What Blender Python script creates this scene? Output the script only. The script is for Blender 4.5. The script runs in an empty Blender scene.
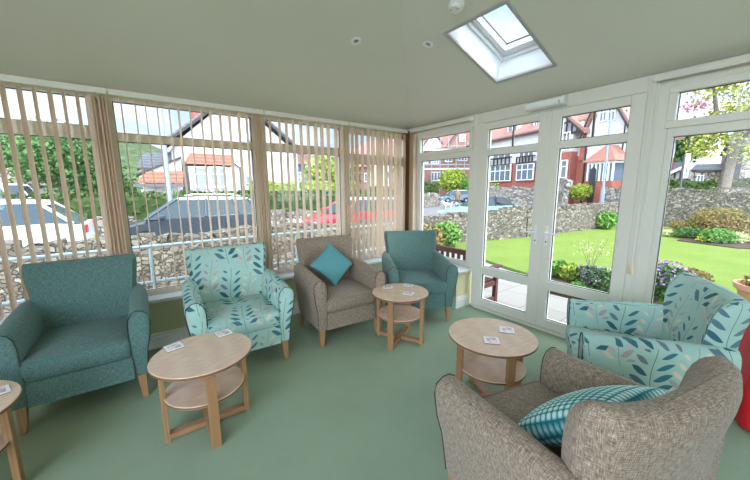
import bpy, bmesh, math, random
from mathutils import Vector, Matrix, Euler, noise
random.seed(7)
C = bpy.context.scene.collection
PI = math.pi
H = 1.48
# ---------------------------------------------------------------- camera
FPX = 317.3
CF = Vector((0.5857, 0.7948, -0.1603)); CR = Vector((0.8042, -0.5943, -0.0065))
CU = CR.cross(CF).normalized(); CR = CF.cross(CU).normalized(); CF.normalize()
cam_d = bpy.data.cameras.new('camera'); cam = bpy.data.objects.new('camera', cam_d); C.objects.link(cam)
cam_d.sensor_width = 36; cam_d.lens = FPX / 750 * 36; cam_d.clip_start = 0.05; cam_d.clip_end = 900
cam.matrix_world = Matrix((( CR.x, CU.x, -CF.x, 0), (CR.y, CU.y, -CF.y, 0), (CR.z, CU.z, -CF.z, H), (0, 0, 0, 1)))
bpy.context.scene.camera = cam
def ray(px, py): return CF + CR * ((px - 375) / FPX) - CU * ((py - 240) / FPX)
def on_z(px, py, z):
    d = ray(px, py); return d * ((z - H) / d.z) + Vector((0, 0, H))
# ---------------------------------------------------------------- nodes
class NT:
    def __init__(s, tree):
        s.t = tree; s.n = tree.nodes; s.l = tree.links
    def new(s, typ, **k):
        n = s.n.new(typ)
        for a, v in k.items(): setattr(n, a, v)
        return n
    def put(s, sock, v):
        if isinstance(v, bpy.types.NodeSocket): s.l.new(v, sock)
        else:
            if sock.type == 'RGBA' and len(v) == 3: v = (*v, 1)
            sock.default_value = v
    def m(s, op, a, b=0.0, c=None, clamp=False):
        n = s.new('ShaderNodeMath', operation=op, use_clamp=clamp); s.put(n.inputs[0], a); s.put(n.inputs[1], b)
        if c is not None: s.put(n.inputs[2], c)
        return n.outputs[0]
    def mix(s, f, a, b, bt='MIX'):
        n = s.new('ShaderNodeMix', data_type='RGBA', blend_type=bt); s.put(n.inputs[0], f); s.put(n.inputs[6], a); s.put(n.inputs[7], b)
        return n.outputs[2]
    def ramp(s, f, stops):
        n = s.new('ShaderNodeValToRGB'); e = n.color_ramp.elements
        while len(e) < len(stops): e.new(0.5)
        for i, (p, c) in enumerate(stops): e[i].position = p; e[i].color = (*c, 1) if len(c) == 3 else c
        s.put(n.inputs[0], f); return n.outputs[0]
    def coord(s, kind='Object', scale=(1, 1, 1), rot=(0, 0, 0)):
        tc = s.new('ShaderNodeTexCoord'); mp = s.new('ShaderNodeMapping'); mp.inputs['Scale'].default_value = scale
        mp.inputs['Rotation'].default_value = rot
        s.l.new(tc.outputs[kind], mp.inputs[0]); return mp.outputs[0]
    def noise(s, vec, scale=5, detail=3, rough=0.5, col=False):
        n = s.new('ShaderNodeTexNoise'); n.inputs['Scale'].default_value = scale; n.inputs['Detail'].default_value = detail
        n.inputs['Roughness'].default_value = rough; s.l.new(vec, n.inputs['Vector']); return n.outputs['Color' if col else 0]
    def bump(s, h, strength=0.3, dist=0.01):
        n = s.new('ShaderNodeBump'); n.inputs['Strength'].default_value = strength; n.inputs['Distance'].default_value = dist
        s.l.new(h, n.inputs['Height']); return n.outputs[0]
def srgb(r, g, b):
    return tuple(((c / 255) / 12.92 if c / 255 <= 0.04045 else ((c / 255 + 0.055) / 1.055) ** 2.4) for c in (r, g, b))
MATS = {}
def mat(name, col=(0.8, 0.8, 0.8), rough=0.6, metal=0.0, spec=0.5, fn=None, alpha=None, emit=None):
    m = bpy.data.materials.new(name); m.use_nodes = True; t = NT(m.node_tree); b = m.node_tree.nodes['Principled BSDF']
    b.inputs['Base Color'].default_value = (*col, 1); b.inputs['Roughness'].default_value = rough; b.inputs['Metallic'].default_value = metal
    b.inputs['Specular IOR Level'].default_value = spec
    if emit: b.inputs['Emission Color'].default_value = (*emit[0], 1); b.inputs['Emission Strength'].default_value = emit[1]
    if fn: fn(t, b)
    MATS[name] = m; return m
def vary(col2, scale=4, bump=0.0, bscale=60, detail=3, stretch=(1, 1, 1), sharp=(0.35, 0.65)):
    def fn(t, b):
        v = t.coord('Object', stretch); f = t.noise(v, scale, detail)
        base = tuple(b.inputs['Base Color'].default_value)[:3]
        t.put(b.inputs['Base Color'], t.ramp(f, [(sharp[0], base), (sharp[1], col2)]))
        if bump: t.put(b.inputs['Normal'], t.bump(t.noise(v, bscale, 2), bump))
    return fn
# ---------------------------------------------------------------- world, sun, exposure
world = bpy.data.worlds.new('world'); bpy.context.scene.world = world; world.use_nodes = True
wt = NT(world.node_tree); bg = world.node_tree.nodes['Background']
tc = wt.new('ShaderNodeTexCoord'); sp = wt.new('ShaderNodeSeparateXYZ'); wt.l.new(tc.outputs['Generated'], sp.inputs[0])
zc = wt.m('MAXIMUM', sp.outputs[2], 0.03)
dx = wt.m('DIVIDE', sp.outputs[0], wt.m('ADD', zc, 0.25)); dy = wt.m('DIVIDE', sp.outputs[1], wt.m('ADD', zc, 0.25))
cb = wt.new('ShaderNodeCombineXYZ'); wt.l.new(dx, cb.inputs[0]); wt.l.new(dy, cb.inputs[1])
cl = wt.noise(cb.outputs[0], 1.7, 8, 0.58)
sky = wt.ramp(sp.outputs[2], [(0.0, (0.70, 0.80, 0.94)), (0.35, (0.44, 0.62, 0.90)), (1.0, (0.26, 0.46, 0.84))])
cloud = wt.ramp(cl, [(0.43, (0, 0, 0)), (0.64, (1, 1, 1))])
shade = wt.ramp(wt.noise(cb.outputs[0], 3.4, 5, 0.6), [(0.3, (0.80, 0.86, 0.93)), (0.6, (1.0, 1.0, 1.0))])
wt.put(bg.inputs[0], wt.mix(cloud, sky, shade))
# added glow on the sky's sun side, behind the camera, lights room and houses
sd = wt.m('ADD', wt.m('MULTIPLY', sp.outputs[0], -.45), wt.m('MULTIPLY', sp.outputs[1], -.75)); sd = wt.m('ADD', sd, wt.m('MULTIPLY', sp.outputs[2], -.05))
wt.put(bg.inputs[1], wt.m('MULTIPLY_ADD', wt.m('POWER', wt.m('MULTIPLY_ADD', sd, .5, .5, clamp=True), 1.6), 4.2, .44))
sun_d = bpy.data.lights.new('sun', 'SUN'); sun = bpy.data.objects.new('sun', sun_d); C.objects.link(sun)
sun_d.energy = 1.6; sun_d.angle = math.radians(12); sun_d.color = (1.0, 0.96, 0.88)
sun.rotation_euler = Vector((-0.1, 0.55, -0.85)).to_track_quat('-Z', 'Y').to_euler()
vs = bpy.context.scene.view_settings
vs.view_transform = 'Standard'; vs.look = 'None'; vs.gamma = 1; vs.use_curve_mapping = False; vs.exposure = 1.36
cy = bpy.context.scene.cycles
cy.max_bounces = 10; cy.diffuse_bounces = 6; cy.transparent_max_bounces = 24; cy.sample_clamp_indirect = 6
def portal(name, loc, sx, sy, normal):     # marks a glazed opening so that sky light is sampled through it
    d = bpy.data.lights.new(name, 'AREA'); d.shape = 'RECTANGLE'; d.size = sx; d.size_y = sy; d.cycles.is_portal = True
    o = bpy.data.objects.new(name, d); o.location = loc; o.rotation_euler = Vector(normal).to_track_quat('-Z', 'Z').to_euler(); C.objects.link(o)
# ---------------------------------------------------------------- mesh helpers
def link(name, bm, m, parent=None, smooth=False, label=None, cat=None, group=None, kind=None, bevel=0, loc=None, rot=None, angle=40):
    me = bpy.data.meshes.new(name); bmesh.ops.recalc_face_normals(bm, faces=bm.faces); bm.to_mesh(me); bm.free()
    if smooth:
        for p in me.polygons: p.use_smooth = True
        if angle:
            try: me.set_sharp_from_angle(angle=math.radians(angle))
            except Exception: pass
    o = bpy.data.objects.new(name, me); C.objects.link(o)
    if m is not None:
        for mm in (m if isinstance(m, (list, tuple)) else [m]): me.materials.append(mm)
    if parent is not None: o.parent = parent
    if loc is not None: o.location = loc
    if rot is not None: o.rotation_euler = rot
    if bevel:
        md = o.modifiers.new('b', 'BEVEL'); md.width = bevel; md.segments = 2; md.limit_method = 'ANGLE'
    tag(o, label, cat, group, kind); return o
def tag(o, label=None, cat=None, group=None, kind=None):
    for k, v in (('label', label), ('category', cat), ('group', group), ('kind', kind)):
        if v: o[k] = v
    return o
def thing(name, label, cat, loc=(0, 0, 0), rz=0, group=None, kind=None):
    o = bpy.data.objects.new(name, None); C.objects.link(o); o.location = loc; o.rotation_euler = (0, 0, rz); o.empty_display_size = .1
    return tag(o, label, cat, group, kind)
def copy_tree(o, parent=None):
    c = o.copy(); C.objects.link(c)
    if parent: c.parent = parent
    for ch in [x for x in o.children]: copy_tree(ch, c)
    return c
def B(bm, x0, x1, y0, y1, z0, z1, M=None):
    v = [bm.verts.new((x, y, z)) for x in (x0, x1) for y in (y0, y1) for z in (z0, z1)]
    if M is not None:
        for q in v: q.co = M @ q.co
    for f in ((0, 1, 3, 2), (4, 6, 7, 5), (0, 4, 5, 1), (2, 3, 7, 6), (0, 2, 6, 4), (1, 5, 7, 3)): bm.faces.new([v[i] for i in f])
    return v
def box(name, dims, m, parent=None, **k):
    bm = bmesh.new(); B(bm, *dims); return link(name, bm, m, parent, **k)
def rings(bm, rs, cap=True, closed=True):
    R = [[bm.verts.new(p) for p in r] for r in rs]; n = len(rs[0])
    for a, b in zip(R, R[1:]):
        for i in range(n if closed else n - 1):
            j = (i + 1) % n
            try: bm.faces.new((a[i], a[j], b[j], b[i]))
            except ValueError: pass
    if cap:
        bm.faces.new(R[0][::-1]); bm.faces.new(R[-1])
    return R
def tube(bm, pts, r, n=8, r2=None):
    pts = [Vector(p) for p in pts]; rs = []
    for i, p in enumerate(pts):
        d = (pts[min(i + 1, len(pts) - 1)] - pts[max(i - 1, 0)]).normalized()
        a = d.cross(Vector((0, 0, 1)));
        if a.length < .01: a = d.cross(Vector((0, 1, 0)))
        a.normalize(); b = d.cross(a); rr = r if r2 is None else r + (r2 - r) * i / (len(pts) - 1)
        rs.append([p + (a * math.cos(2 * PI * k / n) + b * math.sin(2 * PI * k / n)) * rr for k in range(n)])
    rings(bm, rs)
def lathe(bm, prof, n=32, c=(0, 0, 0)):
    rings(bm, [[(c[0] + r * math.cos(2 * PI * k / n), c[1] + r * math.sin(2 * PI * k / n), c[2] + z) for k in range(n)] for r, z in prof])
def prism(bm, poly, f, d0, d1):          # poly in (u,z); f(u,z,d) -> point
    a = [bm.verts.new(f(u, z, d0)) for u, z in poly]; b = [bm.verts.new(f(u, z, d1)) for u, z in poly]
    bm.faces.new(a[::-1]); bm.faces.new(b)
    for i in range(len(poly)):
        j = (i + 1) % len(poly); bm.faces.new((a[i], a[j], b[j], b[i]))
def arc(a, b, n): return [a + (b - a) * i / n for i in range(n + 1)]
def smooth01(t): t = max(0, min(1, t)); return t * t * (3 - 2 * t)
# ---------------------------------------------------------------- materials
M_upvc = mat('white_upvc', (0.80, 0.80, 0.78), 0.3)
M_upvc_in = mat('cream_white_frame', (0.72, 0.70, 0.62), 0.38)
M_ceil = mat('ceiling_paint', (0.72, 0.70, 0.61), 0.85, fn=vary((0.70, 0.68, 0.59), 1.5))
M_wall = mat('cream_wall_paint', srgb(222, 214, 176), 0.8)
M_skirt = mat('skirting_gloss', (0.80, 0.80, 0.76), 0.35)
M_sill = mat('sill_white', (0.84, 0.84, 0.84), 0.25)
def glass_fn(name, tint=(0.97, 0.985, 0.975)):
    m = bpy.data.materials.new(name); m.use_nodes = True; t = NT(m.node_tree); m.node_tree.nodes.remove(m.node_tree.nodes['Principled BSDF'])
    tr = t.new('ShaderNodeBsdfTransparent'); tr.inputs[0].default_value = (*tint, 1); gl = t.new('ShaderNodeBsdfGlossy'); gl.inputs['Roughness'].default_value = 0.0
    fr = t.new('ShaderNodeLayerWeight'); mx = t.new('ShaderNodeMixShader')
    t.l.new(t.m('MULTIPLY_ADD', t.m('POWER', fr.outputs['Facing'], 5.0), .5, .02), mx.inputs[0]); t.l.new(tr.outputs[0], mx.inputs[1]); t.l.new(gl.outputs[0], mx.inputs[2]); t.l.new(mx.outputs[0], m.node_tree.nodes['Material Output'].inputs[0])
    return m
M_glass = glass_fn('window_glass')
def carpet(t, b):
    v = t.coord('Object'); f = t.noise(v, 3.2, 4, .6); g = t.noise(v, 260, 2)
    c1 = t.mix(f, srgb(154, 170, 143), srgb(174, 189, 160))
    c2 = t.mix(t.m('MULTIPLY', g, .55), c1, srgb(106, 124, 99)); t.put(b.inputs['Base Color'], c2)
    t.put(b.inputs['Normal'], t.bump(g, .6, .004))
M_carpet = mat('green_carpet', rough=.95, spec=.1, fn=carpet)
def weave(dark, light, mid, sc=1.0, streak=True):
    def fn(t, b):
        u = t.coord('UV'); a = t.noise(t.coord('UV', (400 * sc, 36 * sc, 1)), 1, 3, .6); c = t.noise(t.coord('UV', (44 * sc, 400 * sc, 1)), 1, 3, .6)
        big = t.noise(u, 9, 2)
        s = t.m('ADD', t.m('MULTIPLY', a, .5), t.m('MULTIPLY', c, .5))
        col = t.ramp(s, [(.36, dark), (.5, mid), (.64, light)])
        col = t.mix(t.m('MULTIPLY', big, .25), col, mid); t.put(b.inputs['Base Color'], col)
        t.put(b.inputs['Normal'], t.bump(s, .35, .004)); b.inputs['Sheen Weight'].default_value = .15
    return fn
M_taupe = mat('taupe_tweed', rough=.9, spec=.15, fn=weave(srgb(78, 62, 50), srgb(196, 182, 162), srgb(140, 123, 105)))
M_teal = mat('teal_weave', rough=.9, spec=.15, fn=weave(srgb(56, 82, 78), srgb(124, 152, 144), srgb(88, 118, 112)))
M_pipe_dark = mat('piping_dark', srgb(38, 52, 54), .8)
M_pipe_brown = mat('piping_brown', srgb(70, 52, 42), .8)
def floral(t, b):
    tcn = t.new('ShaderNodeUVMap'); sp = t.new('ShaderNodeSeparateXYZ'); t.l.new(tcn.outputs[0], sp.inputs[0])
    X, Y = sp.outputs[0], sp.outputs[1]
    base = t.mix(t.noise(tcn.outputs[0], 14, 2), srgb(158, 192, 182), srgb(174, 206, 196))
    def sprig(W, Hh, ox, oy, cols, la, lb, gap, wid, curve):
        # a climbing stem every W metres across, leaves in pairs pointing up and out
        x = t.m('ADD', X, ox); xi = t.m('FLOOR', t.m('DIVIDE', x, W)); xl = t.m('SUBTRACT', t.m('SUBTRACT', x, t.m('MULTIPLY', xi, W)), W / 2)
        y = t.m('ADD', t.m('ADD', Y, oy), t.m('MULTIPLY', xi, Hh * .43))
        yi = t.m('FLOOR', t.m('DIVIDE', y, Hh)); yl = t.m('SUBTRACT', y, t.m('MULTIPLY', yi, Hh))
        xl = t.m('ADD', xl, t.m('MULTIPLY', t.m('SINE', t.m('MULTIPLY', yl, 2 * PI / Hh * .8)), curve))
        side = t.m('GREATER_THAN', xl, 0.0); ax = t.m('ABSOLUTE', xl)
        yy = t.m('ADD', yl, t.m('MULTIPLY', side, gap * .4)); yy = t.m('SUBTRACT', yy, t.m('MULTIPLY', ax, .75))
        ri = t.m('FLOOR', t.m('DIVIDE', yy, gap)); yr = t.m('SUBTRACT', t.m('SUBTRACT', yy, t.m('MULTIPLY', ri, gap)), gap / 2)
        frac = t.m('DIVIDE', yl, Hh); size = t.m('SUBTRACT', 1.12, t.m('MULTIPLY', frac, .75))
        u = t.m('DIVIDE', t.m('SUBTRACT', ax, la * .62), t.m('MULTIPLY', size, la / 2)); w = t.m('DIVIDE', yr, t.m('MULTIPLY', size, lb / 2))
        u2 = t.m('MULTIPLY', u, u); lens = t.m('ADD', t.m('ABSOLUTE', w), t.m('MULTIPLY', u2, .85))
        leaf = t.m('LESS_THAN', lens, .85)
        ok = t.m('MULTIPLY', t.m('LESS_THAN', frac, .86), t.m('GREATER_THAN', frac, .12)); leaf = t.m('MULTIPLY', leaf, ok)
        stem = t.m('MULTIPLY', t.m('LESS_THAN', ax, .0016), t.m('LESS_THAN', frac, .9))
        wn = t.new('ShaderNodeTexWhiteNoise', noise_dimensions='3D'); cb = t.new('ShaderNodeCombineXYZ')
        t.l.new(t.m('ADD', ri, t.m('MULTIPLY', side, 17.3)), cb.inputs[0]); t.l.new(yi, cb.inputs[1]); t.l.new(xi, cb.inputs[2]); t.l.new(cb.outputs[0], wn.inputs[0])
        r = t.new('ShaderNodeValToRGB'); r.color_ramp.interpolation = 'CONSTANT'; e = r.color_ramp.elements
        while len(e) < len(cols): e.new(.5)
        for i, c in enumerate(cols): e[i].position = i / len(cols); e[i].color = (*c, 1)
        t.l.new(wn.outputs[0], r.inputs[0]); return leaf, stem, r.outputs[0]
    l1, s1, c1 = sprig(.30, .42, .15, .05, [srgb(66, 118, 130), srgb(88, 122, 134), srgb(56, 104, 118), srgb(112, 130, 138)], .088, .056, .070, .03, .014)
    l2, s2, c2 = sprig(.30, .38, .30, .25, [srgb(186, 170, 166), srgb(214, 206, 180), srgb(168, 158, 160), srgb(200, 180, 172)], .066, .046, .058, .025, .02)
    col = t.mix(l2, base, c2); col = t.mix(s2, col, srgb(150, 140, 140)); col = t.mix(s1, col, srgb(80, 110, 118)); col = t.mix(l1, col, c1)
    t.put(b.inputs['Base Color'], col); t.put(b.inputs['Normal'], t.bump(t.noise(t.coord('UV', (220, 220, 1)), 1, 2), .2, .003))
M_floral = mat('floral_aqua_fabric', rough=.85, spec=.15, fn=floral)
def wood(c1, c2, s=(1, 1, 1), gl=.45):
    def fn(t, b):
        v = t.coord('Object', s); f = t.noise(v, 6, 6, .65); w = t.new('ShaderNodeTexWave'); w.inputs['Scale'].default_value = 2.2; w.inputs['Distortion'].default_value = 6
        w.inputs['Detail'].default_value = 3; t.l.new(v, w.inputs['Vector'])
        t.put(b.inputs['Base Color'], t.mix(t.m('ADD', t.m('MULTIPLY', f, .6), t.m('MULTIPLY', w.outputs[1], .35)), c1, c2)); b.inputs['Roughness'].default_value = gl
    return fn
M_top = mat('pale_oak_veneer', fn=wood(srgb(230, 200, 172), srgb(204, 170, 142), (1, 12, 1), .35))
M_edge = mat('table_edge_band', srgb(128, 88, 62), .5)
M_oak = mat('oak_leg', fn=wood(srgb(178, 138, 96), srgb(142, 102, 66), (8, 8, 1), .5))
M_oak_x = mat('oak_rail', fn=wood(srgb(178, 138, 96), srgb(142, 102, 66), (1, 8, 8), .5))
M_oak_y = mat('oak_rail_across', fn=wood(srgb(178, 138, 96), srgb(142, 102, 66), (8, 1, 8), .5))
M_bench = mat('dark_stained_bench', fn=wood(srgb(96, 52, 44), srgb(66, 34, 30), (6, 1, 6), .55))
M_cornerwood = mat('brown_corner_post', fn=wood(srgb(134, 92, 54), srgb(110, 72, 40), (8, 8, .6), .5))
M_oak_frame = mat('beige_frame', srgb(226, 218, 202), .5)
M_slat = mat('blind_fabric', srgb(244, 232, 216), .8, spec=.1, fn=vary(srgb(240, 226, 208), 9, .2, 300, stretch=(20, 20, 1)))
def translucent(m, w=.35):
    t = NT(m.node_tree); b = m.node_tree.nodes['Principled BSDF']; tr = t.new('ShaderNodeBsdfTranslucent'); mx = t.new('ShaderNodeMixShader'); mx.inputs[0].default_value = w
    c = b.inputs['Base Color']
    if c.is_linked: t.l.new(c.links[0].from_socket, tr.inputs[0])
    else: tr.inputs[0].default_value = c.default_value
    t.l.new(b.outputs[0], mx.inputs[1]); t.l.new(tr.outputs[0], mx.inputs[2]); t.l.new(mx.outputs[0], m.node_tree.nodes['Material Output'].inputs[0])
translucent(M_slat, .5)
M_chrome = mat('chrome', (.75, .75, .75), .2, 1.0)
M_plastic = mat('white_plastic', (.82, .82, .80), .4)
M_clearpl = mat('frosted_cover', (.85, .87, .86), .25, spec=.8)
M_green = mat('green_sign', srgb(60, 160, 110), .5)
M_black = mat('black_rubber', (.015, .015, .017), .5)
M_darkgrey = mat('dark_grey', (.06, .06, .065), .4)
# outside
def stones(t, b, c=((92, 84, 72), (126, 116, 100), (168, 158, 140)), sc=8.5):
    v = t.coord('Object'); n = t.noise(v, 5, 3, .6, col=True)
    va = t.new('ShaderNodeVectorMath', operation='MULTIPLY_ADD'); t.l.new(n, va.inputs[0]); va.inputs[1].default_value = (.18, .18, .12); t.l.new(v, va.inputs[2])
    ms = t.new('ShaderNodeMapping'); ms.inputs['Scale'].default_value = (1, 1, 1.7); t.l.new(va.outputs[0], ms.inputs[0])
    vo = t.new('ShaderNodeTexVoronoi', feature='F1'); vo.inputs['Scale'].default_value = sc; t.l.new(ms.outputs[0], vo.inputs['Vector'])
    vd = t.new('ShaderNodeTexVoronoi', feature='DISTANCE_TO_EDGE'); vd.inputs['Scale'].default_value = sc; t.l.new(ms.outputs[0], vd.inputs['Vector'])
    sx = t.new('ShaderNodeSeparateXYZ'); t.l.new(vo.outputs['Color'], sx.inputs[0])
    col = t.ramp(sx.outputs[0], [(0, srgb(*c[0])), (.5, srgb(*c[1])), (1, srgb(*c[2]))])
    col = t.mix(t.m('MULTIPLY', t.noise(v, 16, 5, .75), .6), col, srgb(112, 98, 80))
    edge = t.ramp(vd.outputs['Distance'], [(.01, (0, 0, 0)), (.09, (1, 1, 1))])
    t.put(b.inputs['Base Color'], t.mix(edge, srgb(88, 80, 70), col)); t.put(b.inputs['Normal'], t.bump(edge, .9, .06))
M_stone = mat('rubble_stone', rough=.9, fn=stones)
M_stone_far = mat('rubble_stone_far', rough=.9, fn=lambda t, b: stones(t, b, ((120, 112, 104), (158, 148, 138), (190, 180, 168)), 3.2))
M_grass = mat('lawn_grass', rough=.95, spec=.1, fn=lambda t, b: (t.put(b.inputs['Base Color'], t.mix(t.noise(t.coord('Object'), 1.4, 5, .65), t.mix(t.noise(t.coord('Object'), 60, 3), (.10, .15, .018), (.16, .22, .04)), (.22, .275, .065))), t.put(b.inputs['Normal'], t.bump(t.noise(t.coord('Object'), 90, 2), .6, .02))))
def paving(t, b):
    br = t.new('ShaderNodeTexBrick'); br.inputs['Scale'].default_value = 1.0; br.inputs['Brick Width'].default_value = .6; br.inputs['Row Height'].default_value = .6
    br.inputs['Mortar Size'].default_value = .008; br.offset = .5
    br.inputs['Color1'].default_value = (*srgb(160, 153, 143), 1); br.inputs['Color2'].default_value = (*srgb(146, 139, 130), 1); br.inputs['Mortar'].default_value = (*srgb(112, 104, 94), 1)
    v = t.coord('Object'); t.l.new(v, br.inputs[0]); t.put(b.inputs['Base Color'], t.mix(t.m('MULTIPLY', t.noise(v, 70, 3, .7), .5), br.outputs[0], srgb(120, 112, 102)))
M_pave = mat('patio_paving', rough=.9, fn=paving)
M_road = mat('tarmac', srgb(122, 120, 118), .9, fn=vary(srgb(108, 106, 104), 3, .3, 120))
M_soil = mat('soil', srgb(84, 62, 48), .95, fn=vary(srgb(60, 44, 34), 12, .6, 40))
M_render = mat('white_render', srgb(208, 203, 200), .85, fn=vary(srgb(198, 192, 188), 1.2, .2, 40))
M_render2 = mat('cream_render', srgb(226, 216, 186), .85)
M_redbrick = mat('red_brick', srgb(164, 92, 76), .85, fn=vary(srgb(146, 82, 68), 3, .2, 40))
M_redbrick2 = mat('brown_brick', srgb(146, 106, 94), .85, fn=vary(srgb(120, 88, 78), 3, .2, 40))
def tiles(c1, c2):
    def fn(t, b):
        v = t.coord('Object', (1, 1, 1)); t.put(b.inputs['Base Color'], t.mix(t.noise(v, 7, 4, .7), c1, c2))
        w = t.new('ShaderNodeTexWave', bands_direction='Z'); w.inputs['Scale'].default_value = 1.6; t.l.new(v, w.inputs[0]); t.put(b.inputs['Normal'], t.bump(w.outputs[1], .5, .03))
    return fn
M_tile = mat('orange_roof_tile', rough=.85, fn=tiles(srgb(172, 118, 98), srgb(144, 92, 74)))
M_tile2 = mat('red_roof_tile', rough=.85, fn=tiles(srgb(172, 124, 110), srgb(146, 102, 90)))
M_slate = mat('slate_roof', rough=.7, fn=tiles(srgb(118, 118, 122), srgb(96, 96, 100)))
M_timber = mat('black_timber', srgb(52, 50, 52), .7)
M_stonehouse = mat('stone_house', rough=.9, fn=lambda t, b: stones(t, b, ((168, 156, 138), (192, 180, 160), (210, 198, 178)), 2.6))
M_winglass = mat('dark_window_glass', srgb(96, 108, 118), .08, spec=.9)
M_blue = mat('blue_door_paint', srgb(62, 74, 120), .5)
M_gutter = mat('grey_gutter', srgb(92, 90, 90), .5)
M_lamp = mat('galvanised_pole', srgb(140, 148, 152), .5, .1)
M_rail = mat('pale_blue_rail', srgb(176, 196, 204), .35, .2)
def leafmat(name, c1, c2, c3=None):
    def fn(t, b):
        oi = t.noise(t.coord('Object'), 9, 2); g = t.new('ShaderNodeNewGeometry')
        t.put(b.inputs['Base Color'], t.mix(g.outputs['Random Per Island'], c1, c2)); b.inputs['Subsurface Weight'].default_value = 0
    return mat(name, rough=.7, spec=.2, fn=fn)
L_hedge = leafmat('hedge_leaf', srgb(50, 66, 32), srgb(84, 102, 48))
L_bright = leafmat('yellow_green_leaf', srgb(116, 132, 44), srgb(166, 178, 74))
L_yellow = leafmat('yellow_leaf', srgb(206, 196, 60), srgb(224, 214, 90))
L_green = leafmat('green_leaf', srgb(74, 116, 48), srgb(128, 164, 78))
L_dark = leafmat('dark_green_leaf', srgb(54, 86, 44), srgb(90, 124, 64))
L_pale = leafmat('pale_leaf', srgb(180, 182, 118), srgb(206, 206, 150))
L_spring = leafmat('spring_leaf', srgb(126, 128, 52), srgb(182, 180, 84))
L_pink = leafmat('pink_blossom', srgb(150, 100, 112), srgb(186, 138, 146))
L_purple = leafmat('purple_flower', srgb(140, 84, 158), srgb(186, 134, 196))
L_russet = leafmat('russet_leaf', srgb(112, 116, 58), srgb(156, 122, 80))
M_bark = mat('bark', srgb(122, 108, 94), .9, fn=vary(srgb(94, 84, 72), 14, .8, 40, stretch=(3, 3, 1)))
# ================================================================ STRUCTURE
G = -0.30
XB, YA = 3.277, 3.62
def ceil_z(x, y): return 2.33 + .327 * min(3.3 - x, 3.6 - y, 3.3)
X0, Y0 = -2.2, -2.6
box('floor', (X0, 3.34, Y0, 3.62, -.05, 0), M_carpet, kind='structure')
# hipped ceiling with the roof light opening
bm = bmesh.new()
def cpoly(pts):
    bm.faces.new([bm.verts.new((x, y, ceil_z(x, y))) for x, y in pts])
sx0, sx1, sy0, sy1 = 2.139, 2.856, 1.386, 1.902
cpoly([(0, Y0), (sx0, Y0), (sx0, sx0 + .3), (0, .3)])
cpoly([(sx0, Y0), (sx1, Y0), (sx1, sy0), (sx0, sy0)])
cpoly([(sx0, sy1), (sx1, sy1), (sx1, sx1 + .3), (sx0, sx0 + .3)])
cpoly([(sx1, Y0), (3.36, Y0), (3.36, 3.66), (3.3, 3.6), (sx1, sx1 + .3)])
cpoly([(0, .3), (3.3, 3.6), (3.36, 3.66), (X0, 3.66), (X0, .3)])
cpoly([(X0, Y0), (0, Y0), (0, .3), (X0, .3)])
bmesh.ops.remove_doubles(bm, verts=bm.verts, dist=1e-4)
ceiling = link('ceiling', bm, M_ceil, kind='structure')
md = ceiling.modifiers.new('s', 'SOLIDIFY'); md.thickness = .02; md.offset = -1
for p in ceiling.data.polygons:
    if p.normal.z > 0: p.flip()
# roof light
rl = thing('window_roof_light', None, None, kind='structure'); rl.name = 'window_5'
s_ = Vector((-1, 0, .327)).normalized(); n_ = Vector((.327, 0, 1)).normalized()
RM = Matrix((( -s_.x, 0, n_.x, 0), (-s_.y, 1, n_.y, 0), (-s_.z, 0, n_.z, 0), (0, 0, 0, 1)))
RM.translation = Vector(((sx0 + sx1) / 2, (sy0 + sy1) / 2, ceil_z((sx0 + sx1) / 2, 1.6)))
hl = (sx1 - sx0) / 2 / abs(s_.x); hw = (sy1 - sy0) / 2
def frame_ring(bm, a0, b0, a1, b1, z0, z1, M):      # ring between outer half sizes a0,b0 and inner a1,b1
    B(bm, -a0, a0, b1, b0, z0, z1, M); B(bm, -a0, a0, -b0, -b1, z0, z1, M)
    B(bm, a1, a0, -b1, b1, z0, z1, M); B(bm, -a0, -a1, -b1, b1, z0, z1, M)
bm = bmesh.new(); frame_ring(bm, hl + .03, hw + .03, hl, hw, .0, .20, RM); link('reveal', bm, M_sill, rl)
bm = bmesh.new(); frame_ring(bm, hl + .03, hw + .03, hl - .022, hw - .022, .20, .26, RM); link('window_frame', bm, M_plastic, rl, bevel=.004)
bm = bmesh.new(); frame_ring(bm, hl - .018, hw - .018, hl - .085, hw - .075, .235, .30, RM); link('sash', bm, M_upvc, rl, bevel=.006)
bm = bmesh.new(); frame_ring(bm, hl - .08, hw - .07, hl - .088, hw - .078, .290, .306, RM); link('gasket', bm, M_darkgrey, rl)
bm = bmesh.new(); B(bm, -hl + .08, hl - .08, -hw + .07, hw - .07, .296, .302, RM); link('pane', bm, M_glass, rl)
# dwarf walls
box('wall_left', (X0, 3.04, 3.50, 3.70, G, .445), M_wall, kind='structure')
box('wall_right', (3.04, 3.36, 2.44, 3.70, G, .445), M_wall, kind='structure')
box('wall_back', (X0, 3.36, Y0 - .1, Y0, 0, 3.45), M_wall, kind='structure')
def skirting(name, segs):
    bm = bmesh.new()
    for (x0, y0, x1, y1, nx, ny) in segs:
        L = Vector((x1 - x0, y1 - y0, 0)); 
        prof = [(0, 0), (.018, 0), (.018, .105), (.012, .118), (.012, .128), (.006, .142), (0, .142)]
        rings(bm, [[(x + nx * a, y + ny * a, z) for a, z in prof] for x, y in ((x0, y0), (x1, y1))])
    link(name, bm, M_skirt, kind='structure')
skirting('baseboard_left', [(X0, 3.4995, 3.04, 3.4995, 0, -1)])
skirting('baseboard_right', [(3.0395, 3.5, 3.0395, 2.422, -1, 0), (3.022, 2.4395, 3.27, 2.4395, 0, -1)])
box('trim_1', (X0, 3.10, 3.455, 3.625, .447, .480), M_sill, kind='structure', bevel=.006)
box('trim_2', (2.995, 3.29, 2.405, 3.453, .447, .480), M_sill, kind='structure', bevel=.006)
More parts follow.
